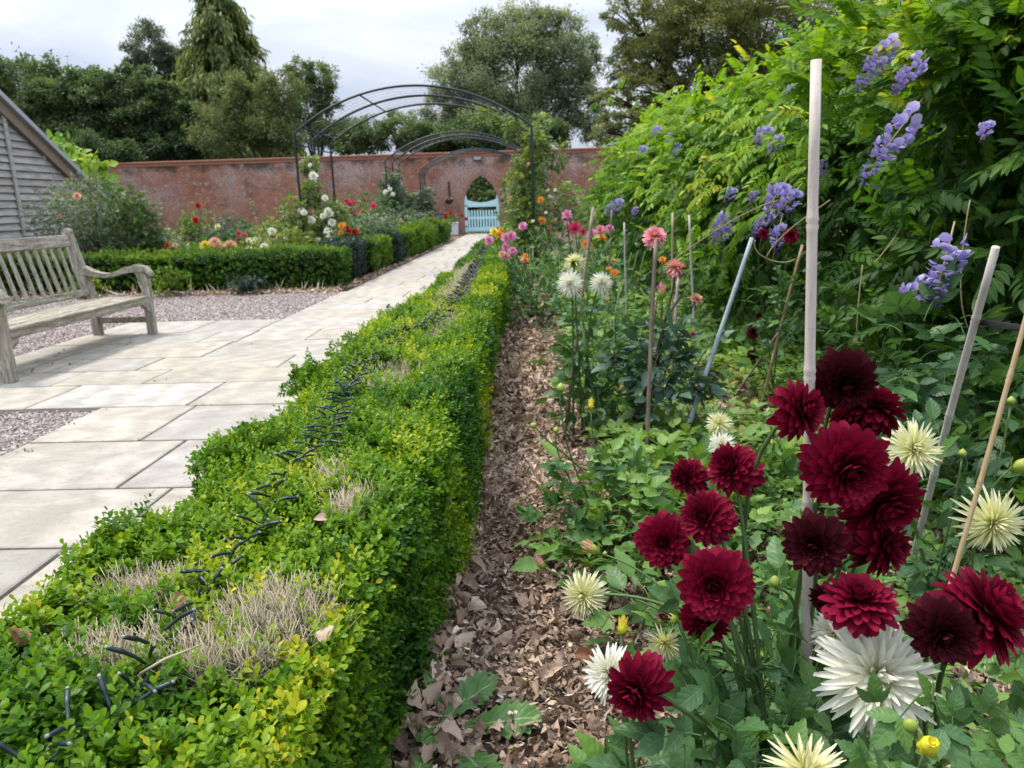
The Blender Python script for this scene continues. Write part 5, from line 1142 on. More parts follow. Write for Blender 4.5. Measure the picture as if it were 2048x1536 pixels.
class Plant:
    """one dahlia plant: an empty with foliage, stems, blooms and buds as parts"""
    def __init__(s, label, base, name='dahlia_plant', group='dahlia plants in the long flower bed', cat='dahlia', leafmat='dahlia_leaf', stem='stem'):
        s.e = empty(name, np.array([base[0], base[1], 0.0]), label, cat, group); s.b = np.asarray([base[0], base[1], 0.0]); s.f = Acc(); s.s = Acc(); s.lm = leafmat; s.sm = stem
    def stem_to(s, p, face, r0=.005, r1=.003, root=None, leaves=2, lod=2, k=.8, tint=.45, via=None):
        root = s.b+np.r_[rn(2)*.03, 0] if root is None else np.asarray(root, float)+np.r_[rn(2)*.03, 0]; p = np.asarray(p, float); L = np.linalg.norm(p-root)
        end = p-norm(face)*L*.18 if np.linalg.norm(face) else p; mid = root+(p-root)*.35+[0, 0, L*.12]
        P = bez(root, mid, end-[0, 0, L*.12], p, 14) if via is None else bez(root, via[0], via[1], p, 14)
        s.s.add(tube(P, np.linspace(r0, r1, 14), 7, .5))
        for j in range(leaves):
            i = 3+int(7*j/max(1, leaves)); q = P[i]; an = rnd(1)[0]*6.28
            for sg in (0, PI): put(s.f, DL[lod], q[None], np.array([[math.cos(an+sg), math.sin(an+sg), .35]]), np.array([[0, 0, 1.0]]), np.array([k*rng.uniform(.6, 1)]), np.array([tint+.08*rn(1)[0]]))
    def bloom(s, key, px, py, dpx, Y, face, label=None, stem=True, root=None, spin=None, via=None, leaves=1, lod=2, k=1.0, name='bloom', sq=1.0):
        p = AT(px, py, Y); fv = FACE(*face); rad = SC(dpx, p)/2*(1.06 if key[:3] in ('red', 'dar') else 1.06)
        o = link(name, BL[key], s.e); Rm = zrot(fv, spin)*rad*k; Rm[:, 2] *= sq; M4 = np.eye(4); M4[:3, :3] = Rm; M4[:3, 3] = p; o.matrix_basis = Matrix(M4)
        if label: o['label'] = label
        if stem: s.stem_to(p-fv*rad*.15, fv, .0028+rad*.03, .002+rad*.018, root, leaves, lod, via=via)
        return o
    def bud(s, key, px, py, dpx, Y, face=(0, 1, .2), stem=True, root=None, via=None, leaves=1, lod=2, label=None):
        p = AT(px, py, Y); fv = FACE(*face); d = SC(dpx, p); o = link('bud', BUD[key], s.e); M4 = np.eye(4); M4[:3, :3] = zrot(fv)*d; M4[:3, 3] = p-fv*d*.4; o.matrix_basis = Matrix(M4)
        if label: o['label'] = label
        if stem: s.stem_to(p-fv*d*.4, fv, .0035, .0022, root, leaves, lod, via=via)
    def done(s):
        if s.f.n: s.f.build('foliage', M[s.lm], s.e)
        if s.s.n: s.s.build('stem', M[s.sm], s.e)
        return s.e

# --- the dark red plants in front
P1 = Plant('dark red dahlia on tall stems at the thick pale cane, with the largest crimson bloom', (.42, 1.12))
rt = [.42, 1.12, .0]
P1.bloom('red2', 1600, 820, 128, 1.00, (.55, .05, .75), None, root=rt, leaves=0)
P1.bloom('dark0', 1690, 765, 140, 1.06, (-.15, -.55, .8), 'maroon bloom with a blackish centre, highest on the plant', root=rt, leaves=0)
P1.bloom('red3', 1752, 815, 128, 1.10, (.35, .75, -.35), 'crimson bloom seen from behind, showing its green sepals', root=rt, leaves=0)
P1.bloom('red1', 1690, 838, 80, 1.12, (-.3, .3, -.6), root=rt, leaves=0)
P1.bloom('red0', 1692, 935, 192, .96, (0, -.32, .95), 'largest crimson bloom', root=rt, leaves=0, spin=.4)
P1.bloom('red4', 1762, 1003, 178, 1.01, (.18, -.5, .75), root=rt, leaves=0)
P1.bloom('red5', 1765, 1090, 150, 1.00, (.45, -.1, .6), root=rt, leaves=0)
P1.bloom('dark1', 1630, 1088, 138, .95, (-.45, -.15, .8), 'dark maroon bloom in front of the cane', root=rt, leaves=0)
P1.bloom('red1', 1718, 1200, 160, .90, (-.1, .95, .5), root=rt, leaves=0, sq=.8)
P1.bloom('dark1', 1650, 1200, 70, .97, (-.6, -.3, .4), root=rt, leaves=0)
P1.bud('green', 1550, 1166, 26, 1.0, (-.1, 1, .2), root=[.40, 1.1, .1], via=([.42, 1.1, .3], [.42, 1.02, .52]), leaves=0)
bush(P1.f, (.40, 1.16, .18), (.22, .18, .18), 75, 2, .95, .38); bush(P1.f, (.40, 1.04, .27), (.10, .08, .10), 18, 2, .85, .42); P1.done()
P2 = Plant('dark red dahlia leaning over the mulch, several crimson blooms on stems meeting near the ground', (.33, 1.0))
rt = np.array([.35, .98, .02]); jn = AT(1525, 1285, .97)
P2.bloom('red1', 1465, 936, 122, 1.08, (-.7, .3, .5), 'upright crimson bloom on a long bare stem', root=rt, via=(jn, AT(1490, 1100, 1.04)), leaves=0, sq=1.2)
P2.bloom('red5', 1374, 955, 92, 1.14, (-.6, -.1, .5), root=rt, via=(jn, AT(1450, 1100, 1.08)), leaves=0)
P2.bloom('red3', 1412, 1035, 132, 1.04, (-.6, .15, .75), root=rt, via=(jn, AT(1480, 1130, 1.02)), leaves=0)
P2.bloom('red2', 1326, 1083, 118, 1.08, (-.15, .0, .8), root=rt, via=(jn, AT(1440, 1150, 1.04)), leaves=0)
P2.bloom('red4', 1428, 1168, 158, .97, (-.3, -.05, .9), 'biggest crimson bloom of the leaning plant', root=rt, via=(AT(1530, 1400, .95), AT(1470, 1260, .96)), leaves=0, spin=1.0)
P2.bloom('red2', 1412, 1243, 112, 1.00, (-.15, -.45, .7), root=rt, via=(AT(1530, 1400, .95), AT(1470, 1310, .97)), leaves=0)
P2.bloom('red3', 1275, 1378, 152, .86, (-.5, -.25, .75), 'lowest crimson bloom, overlapping a white cactus flower', root=rt, via=(AT(1500, 1475, .92), AT(1380, 1425, .88)), leaves=0, sq=1.2)
P2.bud('dark', 1345, 1238, 34, .97, (-1, .3, .2), root=rt, via=(AT(1450, 1440, .95), AT(1380, 1320, .96)), leaves=1)
bush(P2.f, (.31, .98, .20), (.17, .16, .17), 62, 2, .95, .36); bush(P2.f, (.36, .96, .22), (.13, .09, .14), 44, 2, .85, .40); [put(P2.f, DL[2], AT(px_, py_, y_)+rn(8, 3)*.045, rn(8, 3)*.6+[0, -.3, .25], rn(8, 3)*.3+[0, -.3, .9], .72*rng.uniform(.7, 1.1, 8), np.clip(.40+.1*rn(8), 0, .9)) for px_, py_, y_ in ((1440, 1420, .94), (1520, 1370, .98), (1560, 1460, .92), (1390, 1500, .86), (1585, 1320, 1.0), (1490, 1500, .88))]
bush(P2.f, (.22, .95, .16), (.12, .12, .12), 24, 2, .85, .45); P2.done()
P3 = Plant('pair of big dark red dahlia blooms low on the right above the white cactus flower', (.64, 1.02))
P3.bloom('dark0', 1885, 1265, 148, .83, (-.22, -.25, .9), 'nearly black maroon bloom facing the viewer', leaves=0, spin=.2)
P3.bloom('red4', 1972, 1222, 205, .89, (.5, .5, .5), 'bright crimson bloom turned to the side', leaves=0)
bush(P3.f, (.63, 1.08, .13), (.15, .12, .11), 36, 2, .9, .42); P3.done()
# --- white and cream cactus dahlias
P4 = Plant('low dahlia with a large white cactus flower and a yellow bud at the bottom right', (.50, .80))
P4.bloom('white0', 1757, 1352, 258, .88, (-.1, .3, .9), 'large white spiky flower behind the leaves', leaves=0, spin=.3)
P4.bloom('white0', 1668, 1265, 110, 1.02, (-.4, .4, .4), 'white flower half hidden behind the large one', leaves=0)
P4.bloom('cream2', 1612, 1545, 190, .74, (-.05, .95, .35), 'pale cream flower cut off by the bottom edge', leaves=0)
P4.bud('yellow', 1858, 1492, 58, .64, (-.2, .6, .75), leaves=0); P4.bud('green', 1822, 1452, 34, .74, (-.4, .6, .4), leaves=0); P4.bud('green', 1922, 1510, 28, .72, (.2, .7, .5), leaves=0)
for (px, py, Y, n, s) in ((1905, 1560, .72, 10, .04), (1985, 1490, .78, 13, .04), (2010, 1480, .72, 10, .05), (1790, 1570, .76, 9, .04), (1700, 1590, .80, 9, .04), (1500, 1500, .84, 9, .06), (1900, 1530, .70, 9, .05), (2020, 1440, .90, 12, .06), (2050, 1510, .74, 9, .05), (1990, 1380, 1.0, 12, .07), (2050, 1400, 1.0, 10, .07)):
    c_ = AT(px, py, Y)-[0, 0, .02]; put(P4.f, DL[2], c_+rn(n, 3)*s*.8, rn(n, 3)*.6+[.1, -.15, .2], rn(n, 3)*.3+[0, -.35, .9], .58*rng.uniform(.7, 1.1, n), np.clip(.56+.1*rn(n), 0, .9))
put(P4.f, DL[2][:1], AT(1757, 1455, .80)[None], np.array([[-.02, -.1, 1.0]]), np.array([[0, -1.0, .3]]), np.array([.42]), np.array([.5]))
P4.done()
P5 = Plant('small dahlia with a white spiky flower partly hidden by the lowest crimson bloom', (.13, .98))
P5.bloom('white0', 1218, 1348, 122, .92, (-.5, .25, .8), leaves=0); P5.bud('halfy', 1245, 1258, 32, 1.0, (.05, 1, .2), leaves=1)
P5.bloom('cream2', 1330, 1285, 86, 1.06, (-.3, -.3, .6), 'faded cream flower going over', leaves=0)
bush(P5.f, (.16, .97, .13), (.13, .12, .12), 34, 2, .85, .55); bush(P5.f, (.05, .98, .06), (.07, .07, .06), 8, 2, .8, .5); bush(P5.f, (.12, .82, .10), (.12, .08, .09), 16, 2, .9, .42); P5.done()
P6 = Plant('sprawling dahlia with a cream spiky flower lying out over the bark mulch', (.45, 1.62))
rt = np.array([.42, 1.55, .08])
P6.bloom('cream1', 1166, 1190, 112, 1.66, (-.35, .05, .9), root=rt, via=(AT(1340, 1190, 1.6), AT(1260, 1188, 1.63)), leaves=0); 
P6.bud('half', 1188, 1100, 34, 1.72, (-.7, .5, .2), root=rt, via=(AT(1340, 1160, 1.65), AT(1250, 1120, 1.7)), leaves=0); P6.bud('pink', 1083, 1130, 26, 1.75, (-.5, .8, .2), root=rt, via=(AT(1300, 1190, 1.7), AT(1150, 1160, 1.73)), leaves=0)
P6.bud('green', 1210, 1108, 10, 1.7, (0, 1, 0), False)
bush(P6.f, (.42, 1.62, .10), (.26, .22, .10), 74, 2, .85, .52); bush(P6.f, (.62, 1.5, .12), (.2, .2, .12), 46, 2, .85, .5); P6.done()
P7 = Plant('dahlia with two pale yellow spiky flowers behind the grey leaning canes', (1.02, 1.75))
P7.bloom('cream0', 1828, 898, 132, 1.60, (-.1, .1, 1), 'pale yellow spiky flower with a yolk-yellow eye, behind the grey cane', leaves=1, spin=.5); P7.bloom('cream0', 1986, 1046, 150, 1.50, (.1, -.25, .9), 'pale yellow spiky flower crossed by the golden cane', leaves=1)
P7.bud('green', 1925, 908, 18, 1.7); P7.bud('half', 2040, 932, 44, 1.55, (.5, .3, .5)); P7.bud('green', 2022, 803, 18, 1.75)
bush(P7.f, (1.05, 1.85, .28), (.22, .26, .26), 60, 2, .95, .26); bush(P7.f, (1.42, 2.15, .45), (.30, .34, .32), 120, 2, 1.1, .22); bush(P7.f, (1.22, 2.3, .62), (.2, .2, .16), 34, 2, 1.1, .30); P7.done()
P8 = Plant('young leafy dahlia with tight green buds on straight stems beside the mulch', (.30, 2.45))
P8.bud('green', 1121, 778, 20, 2.25, (.1, 1, .1), root=[.17, 2.35, .05], via=([.14, 2.3, .2], AT(1120, 880, 2.25)), leaves=3); P8.bud('halfy', 1182, 812, 18, 2.35, (0, 1, .1), root=[.36, 2.3, .1], via=(AT(1230, 980, 2.3), AT(1182, 940, 2.35)), leaves=2)
P8.bud('green', 1112, 862, 15, 2.4, (.1, 1, .1), root=[.17, 2.4, .05]); P8.bud('green', 1068, 852, 14, 2.3, (-.8, .6, .1), root=[.16, 2.35, .2])
bush(P8.f, (.10, 2.15, .09), (.13, .2, .09), 40, 2, .85, .58); bush(P8.f, (.85, 2.5, .12), (.22, .3, .12), 50, 2, .9, .6); bush(P8.f, (.20, 2.3, .15), (.17, .2, .16), 70, 2, .95, .60); bush(P8.f, (.42, 2.35, .14), (.22, .3, .14), 84, 2, .9, .62); bush(P8.f, (.30, 1.95, .10), (.2, .18, .10), 44, 2, .9, .58); bush(P8.f, (.62, 2.1, .12), (.2, .25, .12), 50, 2, .9, .6); P8.done()
P9 = Plant('dahlia low among ground cover with two cream spiky flowers behind the leaning crimson blooms', (.72, 2.6))
P9.bloom('cream1', 1438, 846, 62, 2.62, (-.3, .35, .9), leaves=1); P9.bloom('white1', 1442, 890, 66, 2.55, (-.3, .3, .8), leaves=1); bush(P9.f, (.72, 2.6, .12), (.2, .2, .12), 40, 1, .9, .5); P9.done()
P10 = Plant('leafy dahlia carrying three cream cactus flowers together above the mulch', (.24, 3.4))
P10.bloom('white1', 1140, 567, 64, 3.18, (-.2, -.05, .95), 'round cream flower lowest of the three', lod=1); P10.bloom('white1', 1204, 564, 56, 3.22, (.35, .05, .85), 'cream flower with a pinkish petal', lod=1); P10.bloom('cream0', 1148, 524, 52, 3.3, (0, .85, -.45), 'cream flower seen from behind', lod=1)
for c_, r_, n in (((.24, 3.4, .42), (.20, .2, .22), 80), ((.30, 3.35, .22), (.24, .24, .18), 90), ((.20, 3.35, .62), (.07, .07, .08), 14)): bush(P10.f, c_, r_, n, 1, .85, .40)
P10.s.add(tube([[.36, 3.3, 0], [.30, 3.32, .12], [.25, 3.36, .35], [.22, 3.36, .6]], [.010, .009, .008, .006], 7)); P10.done()
P11 = Plant('dahlia with dusky leaves and salmon pink blooms, the tallest beside a brown cane', (.44, 3.28), leafmat='bronze_leaf', stem='stem_dark')
P11.bloom('pink0', 1309, 472, 54, 3.05, (-.05, .55, .75), 'tall salmon pink bloom', root=[.50, 3.26, .4], lod=1); P11.bloom('pink1', 1351, 535, 54, 3.22, (.1, .95, -.1), 'fading bloom with drooping peach petals', root=[.55, 3.28, .3], lod=1)
P11.bud('pink', 1324, 588, 26, 3.2, (-.1, 1, .2), root=[.55, 3.28, .3], lod=1); P11.bloom('peach', 1392, 598, 34, 3.2, (.4, .7, .4), 'small yellow and pink bloom', root=[.6, 3.28, .3], lod=1); P11.bloom('orange', 1325, 520, 20, 3.5, (0, .5, .6), lod=1); P11.bloom('hot', 1386, 668, 18, 3.2, (.3, -.3, .5), lod=1)
P11.s.add(tube([AT(1245, 895, 3.28), AT(1275, 820, 3.28), AT(1312, 740, 3.28), AT(1330, 640, 3.26), AT(1362, 590, 3.25)], [.012, .012, .011, .008, .005], 8)); P11.s.add(tube([AT(1330, 740, 3.27), AT(1280, 690, 3.25), AT(1262, 702, 3.22)], [.006, .005, .004], 6))
for c_, r_, n in (((.58, 3.26, .45), (.22, .18, .16), 70), ((.60, 3.24, .32), (.2, .18, .14), 44)): bush(P11.f, c_, r_, n, 1, 1.0, .42, .8, .05)
P11.done()
P12 = Plant('dark burgundy dahlia with small round blooms below the wisteria, around two brown canes', (1.28, 3.9))
P12.bloom('darklo', 1506, 666, 28, 3.9, (0, .2, .9), lod=1); P12.bloom('darklo', 1506, 710, 26, 4.0, (0, -.2, .9), lod=1); P12.bloom('redlo', 1582, 472, 34, 3.5, (-.2, 0, .9), 'crimson bloom under the wisteria racemes', lod=1); P12.bloom('redlo', 1527, 468, 24, 3.5, (0, 0, .9), lod=1); P12.bloom('darklo', 1518, 632, 16, 4.1, (0, 0, .9), lod=1)
for c_, r_, n in (((1.22, 3.6, .62), (.14, .14, .22), 44), ((1.3, 3.9, .2), (.2, .25, .2), 40)): bush(P12.f, c_, r_, n, 1, .8, .42)
P12.done()
# --- dahlias farther along the bed
def far_plant(label, base, h, r, n, blooms, tint=.52, lod=1, k=.9, mat='dahlia_leaf'):
    p = Plant(label, base, leafmat=mat)
    for (key, px, py, d, face) in blooms: p.bloom(key, px, py, d, base[1]+rng.uniform(-.2, .1), face, lod=lod, leaves=1)
    for j in range(3): bush(p.f, (base[0]+rn(1)[0]*r*.3, base[1]+rn(1)[0]*r*.4, h*(.25+.22*j)), (r*(1-.15*j), r*1.1, h*.3), n//3, lod, k, tint+.04*j)
    if lod == 1:
        for j in range(5): p.s.add(tube([[base[0]+rn(1)[0]*.05, base[1]+rn(1)[0]*.05, 0], [base[0]+rn(1)[0]*r*.5, base[1]+rn(1)[0]*r*.5, h*.85]], [.007, .004], 5))
    p.done()
fw = (-.2, .2, .9); up_ = (0, .6, .6)
far_plant('dahlia with mauve pink and yellow ball blooms leaning over the end of the clipped hedge', (.02, 7.4), .62, .42, 130, [('mauve', 978, 481, 21, fw), ('mauve', 1012, 476, 22, fw), ('mauve', 1022, 472, 24, fw), ('mauve', 1011, 494, 18, fw), ('mauve', 1025, 500, 18, up_), ('mauve', 1011, 512, 18, fw), ('mauve', 1028, 505, 16, fw), ('peach', 1004, 508, 16, fw), ('mauve', 1046, 520, 12, fw)])
far_plant('dahlia with yellow-orange spiky blooms behind the mauve ball blooms at the hedge', (-.05, 8.3), .62, .4, 100, [('yellow', 988, 463, 20, up_), ('orange', 998, 470, 24, up_), ('orange', 1002, 459, 14, up_)])
far_plant('small dahlia with a lone orange bloom between the mulch and the rose pillar', (.05, 6.6), .5, .34, 90, [('orange', 1050, 520, 20, up_), ('orange', 1051, 511, 14, up_)], .34)
far_plant('dahlia with one mauve pink bloom standing alone in front of the black arch post', (.0, 9.2), .72, .42, 90, [('mauve', 1045, 452, 20, (-.4, .4, .7)), ('hot', 1098, 455, 9, fw)])
far_plant('tall dahlia with two orange blooms beside the black arch post', (.30, 10.6), .9, .42, 90, [('orange', 1081, 400, 17, fw), ('orange', 1084, 441, 19, (.4, .2, .8)), ('paleyellow', 1066, 442, 8, up_)], .36)
far_plant('dahlia with a bright hot pink spiky bloom under a pink bloom with a yellow eye', (.42, 6.3), .85, .34, 110, [('mauved', 1134, 430, 23, (-.1, .3, .9)), ('hot', 1150, 456, 32, fw), ('hot', 1166, 463, 20, (.4, -.1, .7)), ('mauve', 1133, 447, 12, fw)])
far_plant('dahlia with soft pink blooms and orange ones below, left of the slim grey cane', (.80, 6.9), .75, .36, 110, [('pinklo', 1200, 460, 23, fw), ('mauve', 1219, 457, 19, fw), ('orange', 1204, 476, 22, up_), ('mauve', 1183, 465, 18, fw), ('mauve', 1178, 472, 14, fw), ('orange', 1172, 488, 22, fw), ('orange', 1180, 492, 16, fw)], .48)
far_plant('dahlia with small orange blooms just right of the three cream cactus flowers', (.55, 5.0), .62, .34, 110, [('orange', 1226, 520, 11, up_), ('orange', 1229, 546, 19, fw), ('orange', 1218, 538, 14, up_), ('peach', 1215, 597, 10, fw)], .5)
far_plant('leafy green dahlia without blooms behind the three cream cactus flowers', (.45, 4.2), .55, .36, 120, [('peach', 1128, 548, 8, fw)], .42)
far_plant('bushy blue-green dahlia without blooms between mulch and the black arch post', (.42, 8.6), .72, .45, 130, [], .34)
far_plant('dahlia with few pale buds in the middle of the bed behind the hot pink bloom', (.8, 8.8), .8, .45, 120, [('whitelo', 1092, 425, 7, fw)], .46)
far_plant('light green leafy plant in front of the dark gap under the wisteria', (1.05, 5.4), .52, .40, 110, [], .62)
far_plant('light green leafy dahlia beside the brown upright cane', (.85, 4.3), .45, .34, 110, [('pinklo', 1322, 590, 9, up_)], .6)

# ------------------------------------------------------------------ dandelion-like weed at the hedge foot
dk = empty('dandelion_weed', GR(880, 1450), 'broad toothed dandelion leaves sprouting from the mulch at the hedge foot', 'weed')
def docklf(L, W):
    nl, nw = 16, 4; t_ = leaf(L, W, nl, nw, 'obov', .12, .12, .30, .10); return t_
for (b, t_, W, nz) in (((880, 1448), (988, 1338), .062, (0, -.4, .9)), ((900, 1425), (985, 1360), .05, (.3, -.3, .9)), ((925, 1455), (1078, 1425), .066, (0, -.5, .9)), ((880, 1430), (858, 1335), .034, (.6, -.5, .6)), ((872, 1440), (838, 1470), .03, (-.2, -.3, .9)), ((905, 1490), (1000, 1560), .066, (.1, -.2, 1)), ((860, 1500), (835, 1530), .04, (0, -.3, 1)), ((895, 1455), (850, 1475), .035, (0, -.6, .8))):
    a_ = GR(*b, .03); c_ = GR(*t_, .075); d = c_-a_; L = np.linalg.norm(d); lf_ = docklf(L, W*1.15); o = Acc(); o.inst(lf_, a_[None], frames(d[None], np.array([nz])), 1.0, np.array([.45+.2*rn(1)[0]])); o.build('leaf', M['dock'], dk)
# ------------------------------------------------------------------ leaf litter and ground cover in the long bed
def litter_leaf(L, W, c, f): 
    t_ = leaf(L, W, 5, 2, 'ovate', f, c, 0, .12); return t_
LT = [leaf(.055, .036, 7, 4, 'ovate', .5, .5, .2, .35), leaf(.045, .034, 7, 4, 'ell', -.6, -.5, .25, .4), leaf(.06, .034, 7, 4, 'ovate', 1.1, .6, .15, .3), leaf(.04, .03, 7, 4, 'ell', -1.0, .6, .3, .4), leaf(.04, .016, 5, 2, 'ell', 1.4, .3), leaf(.03, .028, 5, 4, 'round', .7, .7, .4, .5)]
CHIP = [leaf(.02, .012, 2, 2, 'ell', .3, .2), leaf(.026, .009, 2, 2, 'lance', .5, -.3), leaf(.017, .014, 2, 2, 'round', -.3, .3)]
a = Acc()
def scatter(a, tm, x0, x1, y0, y1, den, k, zr, tc_, ts_, tilt):
    n = int((x1-x0)*(y1-y0)*den); P = np.stack([x0+rnd(n)*(x1-x0), y0+rnd(n)*(y1-y0), rnd(n)*zr+.006], 1)
    P = P[visible(P, .42)]; n = len(P); P[:, 2] += .016*snoise(P[:, :2], 6.0, 1)+.012*snoise(P[:, :2], 17.0, 2)
    d = rn(n, 3); d[:, 2] *= tilt; put(a, tm, P, d, rn(n, 3)*tilt+[0, 0, 1], k*rng.uniform(.55, 1.35, n), np.clip(tc_+ts_*rn(n)+.12*snoise(P[:, :2], 3.0, 51), 0, 1))
scatter(a, CHIP, -.32, 2.0, .6, 3.2, 10000, .85, .03, .42, .22, .45); scatter(a, LT, -.32, 2.0, .6, 3.2, 1250, .74, .028, .46, .22, .6)
scatter(a, LT, -.32, .5, .7, 1.35, 500, .8, .04, .45, .2, .8)
scatter(a, CHIP, -.32, 2.4, 3.2, 7.0, 2600, 1.5, .014, .45, .2, .45); scatter(a, LT, -.32, 2.4, 3.2, 7.0, 700, .95, .03, .48, .2, .6)
scatter(a, LT, -.32, 2.2, 7.0, 14.0, 260, 1.9, .03, .48, .2, .6)
n = 900; x = -.34+rnd(n)*.14; P = np.stack([x, .8+rnd(n)*5, .02+rnd(n)*.05], 1); put(a, LT, P, rn(n, 3)*[1, 1, .5], rn(n, 3)*.6+[0, 0, 1], 1.0*rng.uniform(.6, 1.3, n), np.clip(.4+.2*rn(n), 0, 1))
tag(a.build('leaf_litter', M['litter']), 'brown crisp fallen leaves and bark chips covering the soil', kind='stuff')
a = Acc()                                # dry brown litter along the cross hedge foot and path edge
for (x0, x1, y0, y1, n) in ((-7.5, -2.7, 10.1, 10.6, 3200), (-2.76, -2.57, 10.6, 27, 1500)):
    P = np.stack([x0+rnd(n)*(x1-x0), y0+rnd(n)*(y1-y0), .01+rnd(n)*.03], 1); put(a, LT, P, rn(n, 3)*[1, 1, .35], rn(n, 3)*.5+[0, 0, 1], .85*rng.uniform(.6, 1.4, n), np.clip(.6+.2*rn(n), 0, 1))
n = 110; P = np.stack([-7.5+rnd(n)*4.8, 10.15+rnd(n)*.3, np.zeros(n)+.01], 1); d = rn(n, 3)*.5+[0, -.3, .8]; put(a, [leaf(.16, .022, 3, 2, 'lance', .4, .2)], P, d, rn(n, 3), rng.uniform(.6, 1.5, n), np.clip(.8+.15*rn(n), 0, 1))
tag(a.build('dry_litter', M['litter']), 'dry pinkish brown leaf litter along the foot of the far hedges', kind='stuff')
st = Acc(); n = 160
for i in range(n):
    y = .9+rnd(1)[0]**1.5*5; p = np.array([-.28+rnd(1)[0]*(.5+.15*y), y, .02]); an = rnd(1)[0]*6.28; L = rng.uniform(.03, .12)
    st.add(tube([p, p+[math.cos(an)*L*.5, math.sin(an)*L*.5, .012], p+[math.cos(an)*L, math.sin(an)*L, .004]], rng.uniform(.0008, .0018), 4, 0, False))
tag(st.build('fallen_twigs', M['twig']), 'thin broken twigs lying in the leaf litter', kind='stuff')
def rosette(n, Ls, hi):
    ts = []
    for k in range(n):
        an = k*2.4; el = .25+.5*rnd(1)[0]; lf = leaf(Ls*rng.uniform(.7, 1.1), Ls*.55, 6 if hi else 3, 2, 'ovate', .2, .3, .12 if hi else 0)
        ts.append(lf.tf(rotz(an) @ rotx(el), (-math.sin(an)*Ls*.35, math.cos(an)*Ls*.35, .012+.05*rnd(1)[0]), 1, .08*rn(1)[0]))
    return join(ts)
RO = {1: [rosette(6, .05, 1), rosette(5, .06, 1), rosette(8, .042, 1)], 0: [rosette(6, .065, 0), rosette(5, .075, 0)]}
a = Acc()
for (x0, x1, y0, y1, den, lod, k, thr) in ((.30, 2.2, .75, 2.4, 230, 1, .9, -.35), (.28, 2.4, 2.4, 4.4, 400, 1, 1.05, -1.2), (.30, 2.6, 4.4, 8.5, 250, 0, 1.15, -1.2), (.2, 2.2, 8.5, 14, 70, 0, 1.5, -.4)):
    n = int((x1-x0)*(y1-y0)*den); P = np.stack([x0+rnd(n)*(x1-x0), y0+rnd(n)*(y1-y0), rnd(n)*.07], 1); keep = visible(P, .42) & (snoise(P[:, :2], 2.6, 61)+.35*rn(n) > thr) & (P[:, 0] > .22+.10*snoise(P[:, 1:2]*np.array([1.0]), 2.5, 64)); P = P[keep]; n = len(P)
    P[:, 2] += .05*np.clip(snoise(P[:, :2], 3.5, 62), 0, 1); d = rn(n, 3)*[1, 1, .2]; put(a, RO[lod], P, d, rn(n, 3)*.3+[0, 0, 1], k*rng.uniform(.6, 1.35, n), np.clip(.60+.14*snoise(P[:, :2], 2.0, 63)+.10*rn(n)+.05*(P[:, 1] > 2.6), 0, .95))
tag(a.build('ground_cover', M['weed']), 'light green leafy weeds spreading over the soil under the wisteria', kind='stuff')

a = Acc()
for (px, py) in ((545, 645), (548, 641), (470, 686), (410, 812), (216, 819), (318, 763), (640, 600), (590, 655), (262, 884), (505, 690), (690, 575), (150, 850), (60, 905), (700, 571), (560, 637)):
    c_ = GR(px, py, .008); n = 10; P = c_+rn(n, 3)*[.03, .012, .003]; put(a, [leaf(.02, .009, 2, 2, 'ovate', .3, .2)], P, rn(n, 3)+[0, 0, .5], rn(n, 3)*.3+[0, 0, 1], rng.uniform(.5, 1.3, n), np.clip(.4+.2*rn(n), 0, 1))
tag(a.build('moss', M['weed']), 'little tufts of moss and weed in the paving joints and edges', kind='stuff')
# fallen leaves one can pick out
FL = [leaf(.055, .034, 8, 4, 'ovate', .5, .5, 0, .1), leaf(.05, .036, 8, 4, 'ovate', -.5, -.6, 0, .15), leaf(.05, .03, 8, 4, 'ovate', .9, .25, 0, .1)]
for (px, py, z, Ls, v, mat, tn, lab) in ((375, 1197, HH+.015, 1.05, 0, 'litter2', .35, 'curled orange-brown fallen leaf beside the string light on the hedge top'), (632, 1266, HH+.005, .75, 1, 'litter', .62, 'pale beige curled fallen leaf on the hedge shoulder by the brown patch'), (655, 1040, HH+.01, .7, 2, 'litter', .55, 'beige fallen leaf tucked in the hedge above the brown patch'), (68, 1272, HH, .8, 1, 'litter2', .5, 'small torn orange leaf on the hedge top near the left edge'), (1040, 797, .03, 1.6, 0, 'litter2', .8, 'golden yellow fallen leaf lying on the brown mulch'), (838, 742, HH+.01, .9, 1, 'litter', .95, 'pinkish pale leaf lying on the dead patch of the hedge'), (850, 873, HH+.005, .7, 0, 'litter2', .75, 'small tan leaf on the green shoulder of the hedge'), (1150, 1310, .04, 1.1, 2, 'litter2', .15, 'rust brown curled leaf on the mulch left of the white spiky flower'), (868, 1475, .05, 1.3, 2, 'litter', .3, 'large crumpled brown leaf beneath the dandelion leaves')):
    p = GR(px, py, z); me = Acc().inst(FL[v], np.zeros((1, 3)), frames(rn(1, 3)*[1, 1, .2], np.array([[.2, -.5, .8]])), Ls, np.array([tn])).mesh('fallen_leaf', M[mat]); o = link('fallen_leaf', me, None, p); tag(o, lab, 'leaf', 'fallen leaves lying about')
me = Acc().inst(FL[0], np.zeros((1, 3)), np.eye(3)[None], .55, np.array([.1])).mesh('leaf_crumb', M['litter'])
for (px, py) in ((118, 705), (108, 712), (125, 699), (70, 738), (103, 727), (255, 688), (260, 684), (65, 742), (140, 727)):
    o = link('leaf_crumb', me, None, GR(px, py, .02)); o.rotation_euler = (rn(1)[0]*.3, rn(1)[0]*.3, rn(1)[0]*3); tag(o, 'small dark crumb of dry leaf on the paving beneath the bench', 'leaf crumb', 'dark leaf crumbs on the paving')
